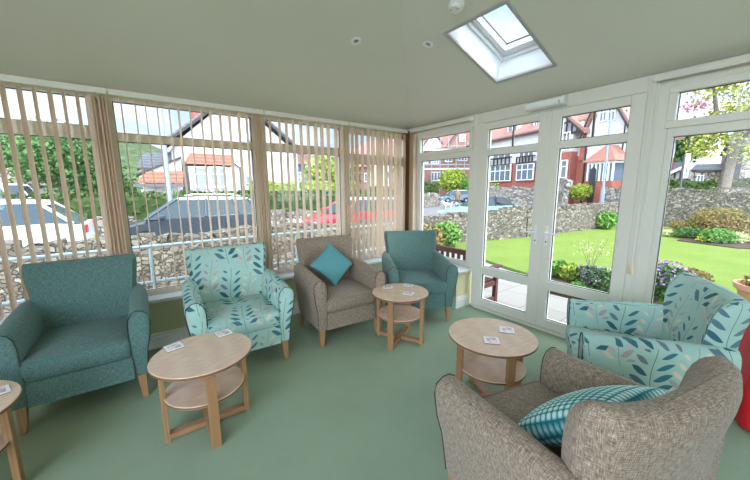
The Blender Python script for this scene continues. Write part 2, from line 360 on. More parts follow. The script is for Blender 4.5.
# generic glazing frame in a wall. map (u,z,d)->xyz with d towards outside
fA = lambda u, z, d: Vector((u, YA + d, z))
fB = lambda u, z, d: Vector((XB + d, u, z))
def fbox(bm, f, u0, u1, z0, z1, d0, d1):
    v = [bm.verts.new(f(u, z, d)) for u in (u0, u1) for z in (z0, z1) for d in (d0, d1)]
    for q in ((0, 1, 3, 2), (4, 6, 7, 5), (0, 4, 5, 1), (2, 3, 7, 6), (0, 2, 6, 4), (1, 5, 7, 3)): bm.faces.new([v[i] for i in q])
def window(name, f, u0, u1, lights, zb, zt, m=M_upvc_in):
    """outer frame u0..u1, zb..zt; lights = list of (ua,ub,za,zb2,sash)"""
    root = thing(name, None, None, kind='structure')
    bm = bmesh.new(); us = sorted(set([u0, u1] + [q for l in lights for q in l[:2]]))
    for ua, ub in zip(us, us[1:]):          # one bar per column between two lights
        um = (ua + ub) / 2; cur = zb
        for l in sorted([l for l in lights if l[0] < um < l[1]], key=lambda l: l[2]):
            if l[2] > cur + 1e-4: fbox(bm, f, ua, ub, cur, l[2], 0, .07)
            cur = l[3]
        if zt > cur + 1e-4: fbox(bm, f, ua, ub, cur, zt, 0, .07)
    bmesh.ops.remove_doubles(bm, verts=bm.verts, dist=1e-4)
    link('window_frame', bm, m, root, bevel=.004)
    for (a, b, c, d, s) in lights:
        if s:
            bm = bmesh.new(); w = s; fbox(bm, f, a - .012, b + .012, c - .012, c + w, -.018, .05); fbox(bm, f, a - .012, b + .012, d - w, d + .012, -.018, .05)
            fbox(bm, f, a - .012, a + w, c + w, d - w, -.018, .05); fbox(bm, f, b - w, b + .012, c + w, d - w, -.018, .05)
            link('sash', bm, m, root, bevel=.004)
            a, b, c, d = a + w, b - w, c + w, d - w
        bm = bmesh.new(); fbox(bm, f, a - .01, b + .01, c - .01, d + .01, .030, .036); link('pane', bm, M_glass, root)
        bm = bmesh.new(); e = .006
        fbox(bm, f, a, b, c, c + e, .02, .03); fbox(bm, f, a, b, d - e, d, .02, .03); fbox(bm, f, a, a + e, c, d, .02, .03); fbox(bm, f, b - e, b, c, d, .02, .03)
        link('gasket', bm, M_darkgrey, root)
    return root
window('window_1', fA, X0, -.20, [(X0 + .05, -1.20, .53, 1.90, 0), (X0 + .05, -1.20, 1.98, 2.25, 0), (-1.10, -.27, .53, 1.905, 0), (-1.10, -.27, 2.01, 2.24, 0)], .48, 2.33, M_oak_frame)
window('window_2', fA, -.20, 1.10, [(-.10, 1.04, .53, 1.90, 0), (-.10, 1.04, 1.97, 2.23, 0)], .48, 2.33, M_oak_frame)
window('window_3', fA, 1.10, 3.30, [(1.19, 2.13, .53, 1.90, 0), (1.19, 2.13, 1.985, 2.23, 0), (2.27, 3.22, .53, 1.81, 0), (2.27, 3.22, 1.93, 2.19, 0)], .48, 2.33, M_oak_frame)
window('window_4', fB, 2.40, 3.54, [(2.50, 3.335, .545, 1.855, 0), (2.468, 3.37, 1.935, 2.19, .035)], .48, 2.33)
window('window_6', fB, -2.6, .85, [(-.60, .66, .51, 1.85, 0), (-.60, .66, .10, .42, 0), (-2.5, -.72, .51, 1.85, 0), (-2.5, -.72, 1.93, 2.19, 0), (-.64, .70, 1.925, 2.205, .04)], 0, 2.33)
# small roof-light style glazing bars of door transoms
def door(name, u0, u1, hinge_right):
    root = thing(name, None, None, kind='structure'); bm = bmesh.new()
    w = .098; z0, z1 = .035, 2.205
    for (a, b, c, d) in ((u0, u0 + w, z0, z1), (u1 - w, u1, z0, z1), (u0 + w, u1 - w, z0, .13), (u0 + w, u1 - w, .445, .54), (u0 + w, u1 - w, 1.842, 1.912), (u0 + w, u1 - w, 2.13, z1)):
        fbox(bm, fB, a, b, c, d, -.022, .045)
    link('door_frame', bm, M_upvc_in, root, bevel=.005)
    for c, d in ((.13, .445), (.54, 1.842), (1.912, 2.13)):
        bm = bmesh.new(); fbox(bm, fB, u0 + w - .008, u1 - w + .008, c - .008, d + .008, .008, .014); link('pane', bm, M_glass, root)
        bm = bmesh.new(); e = .006; a, b = u0 + w, u1 - w
        fbox(bm, fB, a, b, c, c + e, -.006, .006); fbox(bm, fB, a, b, d - e, d, -.006, .006); fbox(bm, fB, a, a + e, c, d, -.006, .006); fbox(bm, fB, b - e, b, c, d, -.006, .006)
        link('gasket', bm, M_darkgrey, root)
    # glazing bar in the transom light
    um = (u0 + u1) / 2; bm = bmesh.new(); fbox(bm, fB, um - .008, um + .008, 1.912, 2.13, .002, .02); link('glazing_bar', bm, M_gutter, root)
    return root
d1 = door('door_1', 1.575, 2.338, False); d2 = door('door_2', .842, 1.563, True)
def handle(root, u, sgn):
    bm = bmesh.new(); fbox(bm, fB, u - .014, u + .014, .90, 1.10, -.032, -.0225); link('handle_plate', bm, M_plastic, root, bevel=.004)
    bm = bmesh.new(); tube(bm, [fB(u, 1.03, -.03), fB(u, 1.03, -.075), fB(u + sgn * .02, 1.03, -.08), fB(u + sgn * .135, 1.026, -.075)], .009, 8)
    link('door_handle', bm, M_plastic, root, smooth=True)
    bm = bmesh.new(); tube(bm, [fB(u, .94, -.036), fB(u, .94, -.03)], .008, 10); link('lock_cylinder', bm, M_darkgrey, root)
handle(d1, 1.622, 1); handle(d2, 1.512, -1)
bm = bmesh.new()
fbox(bm, fB, 2.34, 2.40, 0, 2.33, 0, .07); fbox(bm, fB, .85, 2.34, 2.212, 2.33, 0, .07); fbox(bm, fB, .85, 2.34, 0, .032, -.03, .07)
link('trim_3', bm, M_upvc_in, kind='structure', bevel=.004)
bm = bmesh.new(); fbox(bm, fB, .775, .795, 0, 2.30, -.012, 0.0); link('trim_4', bm, M_upvc_in, kind='structure', bevel=.004)
bm = bmesh.new(); fbox(bm, fB, 1.549, 1.589, .04, 2.20, -.034, -.0225); link('trim_5', bm, M_upvc_in, kind='structure', bevel=.004)
box('trim_6', (3.19, 3.272, 3.565, 3.615, .482, 2.30), M_cornerwood, kind='structure')
box('trim_7', (3.28, 3.36, 3.54, 3.66, .482, 2.33), M_upvc_in, kind='structure')
#window('window_7', lambda u, z, d: Vector((X0 - d, u, z)), Y0, 3.62, [(-2.4, .4, .5, 2.2, 0), (.6, 3.5, .5, 2.2, 0)], 0.0, 2.36)
box('wall_end', (X0 - .08, X0, 1.0, 3.7, 0, 3.2), M_wall, kind='structure')
for a in (('sky_portal', (.6, 3.72, 1.38), 5.2, 1.75, (0, -1, 0)), ('sky_portal', (3.40, .5, 1.2), 2.2, 5.6, (-1, 0, 0)),
          ('sky_portal', (-2.25, -.8, 1.6), 3.3, 3.6, (1, 0, 0))):
    portal(*a)
pr_ = RM @ Vector((0, 0, .33)); portal('sky_portal', pr_, .6, .45, -n_)
#@@BLINDS
# ---------------------------------------------------------------- vertical blinds
def slat_mesh(zt, zb):
    bm = bmesh.new(); n = 6; W = .089; pts = [(-W / 2 + W * i / n, .006 * (1 - ((i / n - .5) * 2) ** 2)) for i in range(n + 1)]
    loop = [(c_ + .0007, w) for w, c_ in pts] + [(c_ - .0007, w) for w, c_ in pts][::-1]
    rings(bm, [[(x * k, y * k, z) for x, y in loop] for z, k in ((zb, 1), (zb + .03, 1), (zt - .012, 1), (zt, .75), (zt + .004, .14), (zt + .026, .12))])
    me = bpy.data.meshes.new('slat'); bmesh.ops.recalc_face_normals(bm, faces=bm.faces); bm.to_mesh(me); bm.free(); me.materials.append(M_slat)
    return me
SL = slat_mesh(2.235, .515)
def blind(label, x0, x1, singles, stack, rot0, rot1):
    r = thing('vertical_blind', label, 'window blind', ((x0 + x1) / 2, 3.54, 0), group='vertical blinds along the street windows')
    bm = bmesh.new(); B(bm, x0 - r.location.x, x1 - r.location.x, -.024, .024, 2.262, 2.302); B(bm, x0 - r.location.x, x1 - r.location.x, -.030, -.024, 2.255, 2.275)
    link('headrail', bm, M_upvc_in, r, bevel=.004)
    ss = [(x, rot0 + (rot1 - rot0) * (x - x0) / (x1 - x0) + random.uniform(-.06, .06)) for x in singles] + [(x, a) for x, a in stack]
    for x, a in ss:
        s = bpy.data.objects.new('slat', SL); C.objects.link(s); s.parent = r; s.location = (x - r.location.x, .0, 0); s.rotation_euler = (random.uniform(-.004, .004), random.uniform(-.004, .004), a)
    xs = sorted(x for x in singles)
    for off in (-.043, .043):
        bm = bmesh.new(); pts = []
        for a, b in zip(xs, xs[1:]):
            ml = (a + b) / 2; pts += [(a - r.location.x, off, .520), (ml - r.location.x, off, .509)]
        tube(bm, pts + [(xs[-1] - r.location.x, off, .520)], .0013, 4); link('bead_chain', bm, M_plastic, r)
    return r
def seq(a, b, d):
    o = []
    while a <= b + 1e-6: o.append(a); a += d
    return o
blind('beige vertical blind behind the dark teal armchair at the left edge', -2.15, -.13, seq(-2.10, -.29, .0775), [(-.255, .5), (-.228, .45), (-.20, .55), (-.172, .5), (-.147, .45)], -.20, -.14)
blind('beige vertical blind with slats turned edge-on behind the leaf-patterned armchair', -.115, 1.145, seq(-.04, 1.02, .0845), [(1.055, -.5), (1.08, -.45), (1.105, -.5), (1.128, -.45)], .0, .04)
blind('beige vertical blind behind the taupe armchair with the teal cushion', 1.155, 2.195, seq(1.22, 2.10, .088), [(2.14, -.6), (2.165, -.5)], -.02, -.02)
blind('beige vertical blind beside the brown corner post', 2.205, 3.18, seq(2.26, 3.05, .079), [(3.09, -.5), (3.12, -.5), (3.15, -.5)], -.1, -.06)
def blindB(label, y0, y1, stack):
    r = thing('vertical_blind', label, 'window blind', (3.235, (y0 + y1) / 2, 0), group=None)
    bm = bmesh.new(); B(bm, -.022, .022, y0 - r.location.y, y1 - r.location.y, 2.265, 2.302); B(bm, -.030, -.022, y0 - r.location.y, y1 - r.location.y, 2.258, 2.276); link('headrail', bm, M_upvc_in, r, bevel=.004)
    bm = bmesh.new(); B(bm, -.034, .026, y0 - r.location.y - .012, y0 - r.location.y, 2.25, 2.305); link('end_cap', bm, M_plastic, r, bevel=.003)
    return r
rb = blindB('white blind headrail over the small window beside the corner post, slats pushed aside', 2.46, 3.50, None)
for k in range(4):
    s = bpy.data.objects.new('slat', SL); C.objects.link(s); s.parent = rb; s.location = (0, 3.485 - k * .028 - rb.location.y, 0); s.rotation_euler = (0, 0, PI / 2 + .1)
rc = blindB('white blind headrail over the right-hand window with a pull cord and cream tassel', -1.2, .80, None)
bm = bmesh.new(); yc = .79 - rc.location.y
tube(bm, [(-.035, yc, 2.27), (-.036, yc + .002, 1.5), (-.034, yc, .84)], .0018, 6); tube(bm, [(-.028, yc - .006, 2.27), (-.028, yc - .008, 1.5), (-.030, yc, .86)], .0018, 6); link('pull_cord', bm, M_plastic, rc)
bm = bmesh.new(); lathe(bm, [(.004, .055), (.010, .045), (.014, .015), (.017, -.02), (.013, -.03), (.001, -.031)], 12, (-.034, yc, .80)); link('tassel', bm, mat('cream_tassel', srgb(222, 208, 168), .6), rc, smooth=True)
#@@OUTSIDE
# ================================================================ OUTSIDE
def flat(name, pts, z, m, **k):
    bm = bmesh.new(); f = bm.faces.new([bm.verts.new((x, y, z)) for x, y in pts]); r = bmesh.ops.extrude_face_region(bm, geom=[f])
    for v in r['geom']:
        if isinstance(v, bmesh.types.BMVert): v.co.z -= .12
    return link(name, bm, m, kind='structure', **k)
flat('ground', [(-120, -40), (200, -40), (200, 220), (-120, 220)], G - .06, M_road)
flat('patio', [(-8, -6), (7.2, -6), (7.2, .3), (5.9, 2.0), (6.3, 3.6), (7.6, 6.7), (-8, 6.7)], G - .02, M_pave)
flat('lawn', [(5.2, -14), (19, -14), (19.2, 5.0), (7.8, 7.0), (7.45, 6.5), (6.47, 3.5), (6.0, 2.2), (5.2, 2.0)], G, M_grass)
# stone walls with rough coping stones
def stone_wall(name, path, hts, th, m, cop=.22, coph=.12, base=G - .1):
    bm = bmesh.new()
    for (p, q), (h0, h1) in zip(zip(path, path[1:]), zip(hts, hts[1:])):
        p, q = Vector((*p, 0)), Vector((*q, 0)); d = (q - p).normalized(); n = Vector((-d.y, d.x, 0)) * th / 2; L = (q - p).length; k = max(1, int(L / .45))
        for side in range(1):
            cols = []
            for i in range(k + 1):
                c = p + d * L * i / k; h = h0 + (h1 - h0) * i / k; row = []
                for s, z in ((1, base), (1, h * .5 + base * .5), (1, h), (-1, h), (-1, h * .5 + base * .5), (-1, base)):
                    j = .03; row.append(c + n * s + Vector((random.uniform(-j, j), random.uniform(-j, j), z + random.uniform(-j, j) * (z > base))))
                cols.append(row)
            rings(bm, cols)
        s = 0
        while s < L - .05:
            w = random.uniform(.6, 1.4) * cop; h = h0 + (h1 - h0) * s / L; c = p + d * (s + w / 2)
            hh = random.uniform(.4, 1.5) * coph
            M = Matrix.Translation(c + Vector((0, 0, h - .03))) @ Matrix.Rotation(math.atan2(d.y, d.x) + random.uniform(-.15, .15), 4, 'Z') @ Matrix.Rotation(random.uniform(-.2, .2), 4, 'Y')
            vv = B(bm, -w / 2, w / 2, -th * .52, th * .52, 0, hh + .03, M)
            for v in vv: v.co += Vector((random.uniform(-1, 1), random.uniform(-1, 1), random.uniform(-1, 1))) * .025
            s += w + random.uniform(0, .05)
    return link(name, bm, m, kind='structure')
stone_wall('wall_garden_street', [(-5, 7.0), (7.8, 7.0)], [.58, .50], .4, M_stone)
stone_wall('wall_garden_side', [(7.8, 7.0), (11.2, 6.1), (18.9, 5.05)], [.50, .66, .64], .4, M_stone)
stone_wall('wall_garden_end', [(18.9, 5.1), (19.3, 3.3), (19.3, -14)], [1.25, 1.30, 1.30], .4, M_stone, .4, .1)
class Fac:
    """a facade plane standing dist metres out along the view of px0, turned by yaw; pixels of the photo measure its (u, z)"""
    def __init__(s, px0, dist, az):
        d = ray(px0, 190); d.z = 0; d.normalize(); s.o = d * dist; s.e = Vector((math.cos(R_(az)), math.sin(R_(az)), 0)); s.n = Vector((-s.e.y, s.e.x, 0))
        if s.n.dot(d) < 0: s.n = -s.n
    def q(s, px, py):
        d = ray(px, py); t = s.o.dot(s.n) / d.dot(s.n); p = d * t + Vector((0, 0, H)); return ((p - s.o).dot(s.e), p.z)
    def P(s, u, z, d): return s.o + s.e * u + s.n * d + Vector((0, 0, z))
    def poly(s, bm, pts, d0, d1, zmin=None):
        pp = [s.q(*p) for p in pts]; prism(bm, pp, s.P, d0, d1)
    def rect(s, bm, x0, y0, x1, y1, d0, d1):
        u0, z1 = s.q(x0, y0); u1, z0 = s.q(x1, y1); s.bx(bm, u0, u1, z0, z1, d0, d1)
    def rectG(s, bm, x0, y0, x1, d0, d1):
        u0, z1 = s.q(x0, y0); u1, _ = s.q(x1, y0); s.bx(bm, u0, u1, G, z1, d0, d1)
    def bx(s, bm, u0, u1, z0, z1, d0, d1):
        v = [bm.verts.new(s.P(u, z, d)) for u in (u0, u1) for z in (z0, z1) for d in (d0, d1)]
        for q in ((0, 1, 3, 2), (4, 6, 7, 5), (0, 4, 5, 1), (2, 3, 7, 6), (0, 2, 6, 4), (1, 5, 7, 3)): bm.faces.new([v[i] for i in q])
    def win(s, root, x0, y0, x1, y1, nx=2, ny=1, m=None, d=0, arch=False):
        """framed window between two photo corners: frame with mullions, pane child"""
        u0, z1 = s.q(x0, y0); u1, z0 = s.q(x1, y1); fw = min(.09, (u1 - u0) * .12); bm = bmesh.new()
        s.bx(bm, u0, u0 + fw, z0, z1, d - .10, d + .05); s.bx(bm, u1 - fw, u1, z0, z1, d - .10, d + .05); s.bx(bm, u0 + fw, u1 - fw, z0, z0 + fw, d - .12, d + .05); s.bx(bm, u0 + fw, u1 - fw, z1 - fw, z1, d - .10, d + .05)
        for i in range(1, nx): u = u0 + (u1 - u0) * i / nx; s.bx(bm, u - fw / 2, u + fw / 2, z0 + fw, z1 - fw, d - .09, d + .04)
        for i in range(1, ny + 1):
            if ny > 1 and i < ny: z = z1 - (z1 - z0) * .36; s.bx(bm, u0 + fw, u1 - fw, z - fw / 2, z + fw / 2, d - .085, d + .035)
        w = link('window', bm, m or M_upvc, root)
        bm = bmesh.new(); s.bx(bm, u0 + fw, u1 - fw, z0 + fw, z1 - fw, d - .05, d - .02); link('pane', bm, M_winglass, w); return w
R_ = math.radians
# ---------------------------------------------------------------- foliage
def leaves(bm, pts, size, flat_=.0):
    for p in pts:
        p = Vector(p); n = Vector((random.gauss(0, 1), random.gauss(0, 1), random.gauss(.5, 1))).normalized(); a = n.orthogonal().normalized(); a.rotate(Matrix.Rotation(random.uniform(0, 2 * PI), 3, n)); b = n.cross(a)
        s = size * random.uniform(.6, 1.3); l = s * 1.5
        bm.faces.new([bm.verts.new(p + a * l / 2), bm.verts.new(p + b * s / 2 + n * s * .12), bm.verts.new(p - a * l / 2), bm.verts.new(p - b * s / 2 + n * s * .12)])
def blob_pts(c, r, n, shell=.55):
    o = []
    while len(o) < n:
        v = Vector((random.gauss(0, 1), random.gauss(0, 1), random.gauss(0, 1))).normalized(); k = random.uniform(shell, 1.0)
        lump = .85 + .25 * noise.noise(v * 2.3 + Vector(c))
        o.append((c[0] + v.x * r[0] * k * lump, c[1] + v.y * r[1] * k * lump, c[2] + v.z * r[2] * k * lump))
    return o
def core(bm, c, r, k=.5):
    R2 = bmesh.ops.create_icosphere(bm, subdivisions=2, radius=1, matrix=Matrix.Translation(c) @ Matrix.Diagonal((r[0] * k, r[1] * k, r[2] * k, 1)))
    for v in R2['verts']: v.co += (v.co - Vector(c)) * .25 * noise.noise(v.co * 1.7)
def shrub(name, label, c, r, m, n=350, leaf=.06, group=None, flowers=None, cat='shrub', parts=None):
    root = thing(name, label, cat, (c[0], c[1], G), group=group); o = Vector((0, 0, 0))
    cc = (0, 0, c[2] - G)
    bm = bmesh.new(); core(bm, cc, r); leaves(bm, blob_pts(cc, r, int(n * 2.4)), leaf * .8); link('foliage', bm, m, root)
    if flowers:
        fm, fn_, fs = flowers; bm = bmesh.new(); pts = [p for p in blob_pts(cc, (r[0] * 1.08, r[1] * 1.08, r[2] * 1.15), fn_ * 2, .9) if p[2] > cc[2] - r[2] * .25]
        leaves(bm, pts, fs); link('flowers', bm, fm, root)
    return root
def hedge(label, p, q, w, z0, z1, m, n, leaf, group=None, lump=.15):
    p, q = Vector((*p, 0)), Vector((*q, 0)); L = (q - p).length; d = (q - p).normalized(); nn = Vector((-d.y, d.x, 0))
    bm = bmesh.new(); prof = [(-.5, z0), (-.5, z1 - .15), (-.4, z1), (.4, z1), (.5, z1 - .15), (.5, z0)]; k = max(3, int(L / .8)); rs = []
    for i in range(k + 1):
        c = p + d * L * i / k; rs.append([c + nn * a * w * .86 + Vector((0, 0, z - (.08 if z > z0 else 0) + (random.uniform(-lump, lump) if z > z0 else 0))) for a, z in prof])
    rings(bm, rs); pts = []
    for i in range(n):
        t = random.uniform(0, L); s = random.random()
        if s < .45: a, z = random.uniform(-.5, .5) * w, z1 + random.uniform(-.08, .08)
        else: a, z = random.choice((-.5, .5)) * w, random.uniform(z0, z1)
        pts.append(p + d * t + nn * (a + random.uniform(-.04, .04)) + Vector((0, 0, z + lump * noise.noise(Vector((t * .8, 0, 0))))))
    leaves(bm, pts, leaf)
    return link('hedge', bm, m, label=label, cat='hedge', group=group)
def tree(label, base, trunk_h, r0, crowns, m, n, leaf, lean=(0, 0), branches=(), name='tree', group=None):
    root = thing(name, label, 'tree', base, group=group)
    bm = bmesh.new(); tube(bm, [(0, 0, -.1), (lean[0] * .3, lean[1] * .3, trunk_h * .35), (lean[0] * .6, lean[1] * .6, trunk_h * .7), (lean[0], lean[1], trunk_h)], r0, 10, r0 * .62)
    link('trunk', bm, M_bark, root, smooth=True)
    for b in branches:
        bm = bmesh.new(); tube(bm, [Vector(x) for x in b], r0 * .42, 7, r0 * .12); link('branch', bm, M_bark, root, smooth=True)
    bm = bmesh.new(); tot = sum(c[3] * c[4] * c[5] for c in crowns)
    for c in crowns: leaves(bm, blob_pts(c[:3], c[3:6], int(n * c[3] * c[4] * c[5] / tot), .25), leaf)
    link('crown', bm, m, root)
    return root
# ================================================================ street side (behind the blinds)
# handrail outside the windows
r = thing('handrail', 'pale blue-grey metal handrail outside the street windows', 'railing', (0, 4.7, G))
for z in (.79, .345):
    bm = bmesh.new(); tube(bm, [(-3.5, 0, z - G), (3.9, 0, z - G + .02)], .019, 8); link('rail', bm, M_rail, r, smooth=True)
for x in (-1.75, .05, 1.93, 3.8):
    bm = bmesh.new(); tube(bm, [(x, 0.0, 0), (x, 0.0, .78 - G)], .022, 8); link('post', bm, M_rail, r, smooth=True)
# far kerb wall with rough stones and the hedges behind it
stone_wall('wall_street_far', [(-30, 16.0), (14.6, 16.0)], [.15, .15], .35, M_stone_far, .55, .25)
hedge('clipped dark green hedge across the street behind the parked cars', (-22, 17.6), (16.2, 17.6), 1.3, G, 1.30, L_hedge, 5200, .14, lump=.08)
hedge('loose yellow-green hedge in front of the white gabled house', (5.2, 19.1), (12.5, 19.1), .9, 1.2, 1.85, L_bright, 1500, .13)
# cars ----------------------------------------------------------------
M_cwhite = mat('car_white', srgb(226, 230, 234), .25, spec=.7); M_cdark = mat('car_dark_grey', srgb(70, 78, 84), .2, .3, spec=.8)
M_cred = mat('car_red', srgb(206, 40, 62), .22, spec=.8); M_cpale = mat('car_pale_roof', srgb(206, 210, 214), .25, .2, spec=.8)
M_cteal = mat('car_mint', srgb(132, 170, 156), .25, spec=.7); M_cblue = mat('car_blue_grey', srgb(110, 134, 150), .25, .2, spec=.8)
M_cglass = mat('car_glass', srgb(52, 62, 64), .12, spec=.4); M_tyre = mat('tyre', srgb(36, 36, 38), .8); M_rim = mat('wheel_rim', srgb(184, 186, 190), .35, .5)
M_tail = mat('tail_light_red', srgb(210, 30, 40), .2); M_head = mat('headlamp', srgb(226, 230, 232), .1); M_soft = mat('soft_top', srgb(52, 54, 60), .85)
def car(name, label, loc, rz, paint, L=4.1, W=1.74, Ht=1.5, kind='hatch', roofm=None, group=None, rails=False, bonnet=None):
    """x runs from nose (-L/2) to tail (+L/2)"""
    r = thing(name, label, 'car', loc, rz, group); h = L / 2
    prof = [(-h, .30), (-h, .55), (-h + .10, .72), (-h + 1.05, .92), (-.55, .98), (h - .55, 1.02), (h - .04, .96 if kind != 'cab' else .90), (h, .70), (h, .32)]
    def arch(cx, rr=.36): return [(cx + rr * math.cos(a), .30 + rr * math.sin(a)) for a in arc(0, PI, 8)]
    wf, wb = -h + .80, h - .80
    loop = prof + arch(wb) + arch(wf)
    bm = bmesh.new()
    rs = [[(x * (.985 if k else 1), y, z - (.02 if k else 0) + (0 if z > .4 else 0)) for x, z in loop] for y, k in ((-W / 2, 1), (-W / 2 + .06, 0), (W / 2 - .06, 0), (W / 2, 1))]
    rings(bm, rs); link('body', bm, paint, r, smooth=True, angle=35)
    if kind == 'cab': g = [(-.75, .97), (-.10, Ht - .14), (.75, Ht - .14), (1.25, 1.0)]
    elif kind == 'mpv': g = [(-1.35, .95), (-.45, Ht - .06), (h - .55, Ht - .08), (h - .06, .98)]
    else: g = [(-1.05, .96), (-.30, Ht - .05), (h - .75, Ht - .07), (h - .12, .98)]
    def cab(bm, g, y0, y1, dz=0, ins=0):
        rs = [[(g[0][0], s * y0, g[0][1]), (g[1][0], s * y1, g[1][1]), (g[2][0], s * y1, g[2][1]), (g[3][0], s * y0, g[3][1])] for s in (-1, 1)]; rings(bm, rs)
    bm = bmesh.new(); cab(bm, g, W / 2 - .07, W / 2 - .24); link('windows', bm, M_cglass, r)
    bm = bmesh.new(); y1 = W / 2 - .235; a, b = g[1], g[2]
    rings(bm, [[(a[0] - .10, s * y1, a[1] - .06), (a[0] + .02, s * y1 * .98, a[1] + .015), (0.3, s * y1 * .9, a[1] + .05), (b[0], s * y1 * .98, b[1] + .02), (b[0] + .14, s * y1, b[1] - .07), (b[0], s * y1 * 1.02, b[1] - .03), (a[0], s * y1 * 1.02, a[1] - .03)] for s in (-1, 1)])
    rfo = link('roof', bm, (roofm or paint), r, smooth=True, angle=40)
    for s in (-1, 1):
        for (p0, p1) in (((g[0][0] + .02, g[0][1]), (g[1][0], g[1][1])), ((.30, 1.0), (.34, Ht - .06)), ((g[3][0] - .10, 1.0), (g[2][0], g[2][1]))) + ((((g[3][0] - .75), 1.0), (g[2][0] - .5, g[2][1])),) * (kind == 'mpv'):
            bm = bmesh.new(); tube(bm, [(p0[0], s * (W / 2 - .06), p0[1]), (p1[0], s * (W / 2 - .235), p1[1])], .035, 6); link('pillar', bm, paint if kind != 'cab' else M_soft, r)
    if kind == 'cab':
        bm = bmesh.new(); rings(bm, [[(.30, s * (W / 2 - .05), 1.18), (.45, s * (W / 2 - .22), Ht - .10), (.78, s * (W / 2 - .22), Ht - .11), (1.32, s * (W / 2 - .05), 1.0), (.62, s * (W / 2 - .05), 1.0)] for s in (-1, 1)]); link('hood', bm, M_soft, r)
    for x in (wf, wb):
        for s in (-1, 1):
            bm = bmesh.new(); n = 20; R3 = .305
            rings(bm, [[(x + rr * math.cos(2 * PI * k / n), s * y, .305 + rr * math.sin(2 * PI * k / n)) for k in range(n)] for rr, y in ((R3 * .6, W / 2 - .20), (R3, W / 2 - .19), (R3, W / 2 - .03), (R3 * .9, W / 2 - .01), (R3 * .66, W / 2 - .03))])
            w = link('wheel', bm, M_tyre, r, smooth=True, angle=40)
            bm = bmesh.new()
            for k in range(10):
                t = 2 * PI * k / 10; M = Matrix.Translation((x, s * (W / 2 - .022), .305)) @ Matrix.Rotation(t, 4, 'Y'); B(bm, .0, R3 * .62, -.008, .008, -.018, .018, M)
            link('rim', bm, M_rim, w)
    for s in (-1, 1):
        bm = bmesh.new(); B(bm, h - .14, h + .005, s * (W / 2 - .13) - .12, s * (W / 2 - .13) + .12 + .012, .78, .96 if kind != 'cab' else .88); link('tail_light', bm, M_tail, r, bevel=.03)
        bm = bmesh.new(); B(bm, -h - .005, -h + .30, s * (W / 2 - .2) - .18, s * (W / 2 - .2) + .19, .60, .72); link('headlight', bm, M_head, r, bevel=.03)
        bm = bmesh.new(); B(bm, -.98, -.80, s * (W / 2 + .08) - .08, s * (W / 2 + .08) + .08, .98, 1.10); link('wing_mirror', bm, paint, r, bevel=.03)
        bm = bmesh.new(); B(bm, -h + 1.2, h - 1.25, s * (W / 2) - .01, s * (W / 2) + .008, .28, .36); link('sill_trim', bm, M_tyre, r)
        if rails: bm = bmesh.new(); tube(bm, [(-.2, s * .62, Ht + .02), (0, s * .62, Ht + .06), (1.2, s * .62, Ht + .05), (1.4, s * .62, Ht)], .02, 6); link('roof_rail', bm, M_rim, r)
    bm = bmesh.new(); B(bm, h + .006, h + .016, -.26, .26, .50, .60); link('number_plate', bm, mat('plate_yellow', srgb(226, 200, 70), .5) if 'plate_yellow' not in MATS else MATS['plate_yellow'], r)
    return r
ZR = G - .06
car('hatchback_car', 'white hatchback parked beyond the stone wall at the far left', (-3.15, 10.4, ZR + .12), R_(0), M_cwhite, 4.3, 1.8, 1.55)
car('estate_car', 'dark grey people carrier with silver roof rails parked behind the stone wall', (1.45, 12.3, ZR), R_(-4), M_cdark, 4.35, 1.76, 1.62, 'mpv', roofm=M_cpale, rails=True)
car('hatchback_car', 'red hatchback with its roof painted pale as reflected sky, parked near the corner post', (6.75, 10.4, ZR), R_(0), M_cred, 4.25, 1.76, 1.52, roofm=M_cpale)  # pale roof colour stands in for sky reflected in red paint
car('van', 'long white van beyond the hedge at the far left', (-6.6, 21.0, ZR + .45), R_(0), M_cwhite, 6.0, 1.9, 1.75, 'mpv')
# ---------------------------------------------------------------- white gabled house
f = Fac(232, 23, 0)
hs = thing('house', 'white rendered gabled house with orange tiled porch roof across the street', 'house', f.P(0, G, 0))
hs_inv = hs.matrix_world
def hpart(name, bm, m, root, **k):
    for v in bm.verts: v.co -= root.location
    return link(name, bm, m, root, **k)
def hwin(f, root, *a, **k):
    w = f.win(root, *a, **k)
    for o in (w,) + tuple(w.children):
        o.data.transform(Matrix.Translation(-root.location))
    return w
pk = f.q(232.6, 93); el = f.q(170, 138); er = f.q(300, 151)
bm = bmesh.new(); prism(bm, [(el[0] + .5, G), (er[0] - .5, G), (er[0] - .5, er[1]), (pk[0], pk[1] - .2), (el[0] + .5, el[1])], f.P, 0, 9); hpart('wall', bm, M_render, hs)
for a, b in ((el, pk), (pk, er)):
    bm = bmesh.new(); prism(bm, [(a[0], a[1]), (b[0], b[1]), (b[0], b[1] + .16), (a[0], a[1] + .16)], f.P, -.35, 9.3); o = hpart('roof', bm, M_slate, hs)
    bm = bmesh.new(); prism(bm, [(a[0], a[1] - .18), (b[0], b[1] - .18), (b[0], b[1] + .02), (a[0], a[1] + .02)], f.P, -.42, -.36); hpart('bargeboard', bm, M_timber, hs)
bm = bmesh.new(); f.rect(bm, 198, 92, 210, 122, 2.5, 3.6); hpart('chimney', bm, M_redbrick, hs)
bm = bmesh.new(); f.poly(bm, [(184, 165), (230, 167), (227, 157), (188, 155)], -1.3, .1); hpart('porch_roof', bm, M_tile, hs)
bm = bmesh.new(); f.rect(bm, 186, 167, 229, 196, -1.1, -.02); hpart('bay_wall', bm, M_render, hs)
hwin(f, hs, 190, 167.5, 205, 187, nx=1, ny=2, d=-1.12); hwin(f, hs, 205.5, 167.5, 224, 187, nx=2, ny=2, d=-1.12)
bm = bmesh.new()
for i in range(9): f.rect(bm, 190 + i * 4.3, 187.5, 191 + i * 4.3, 193, -1.25, -1.2)
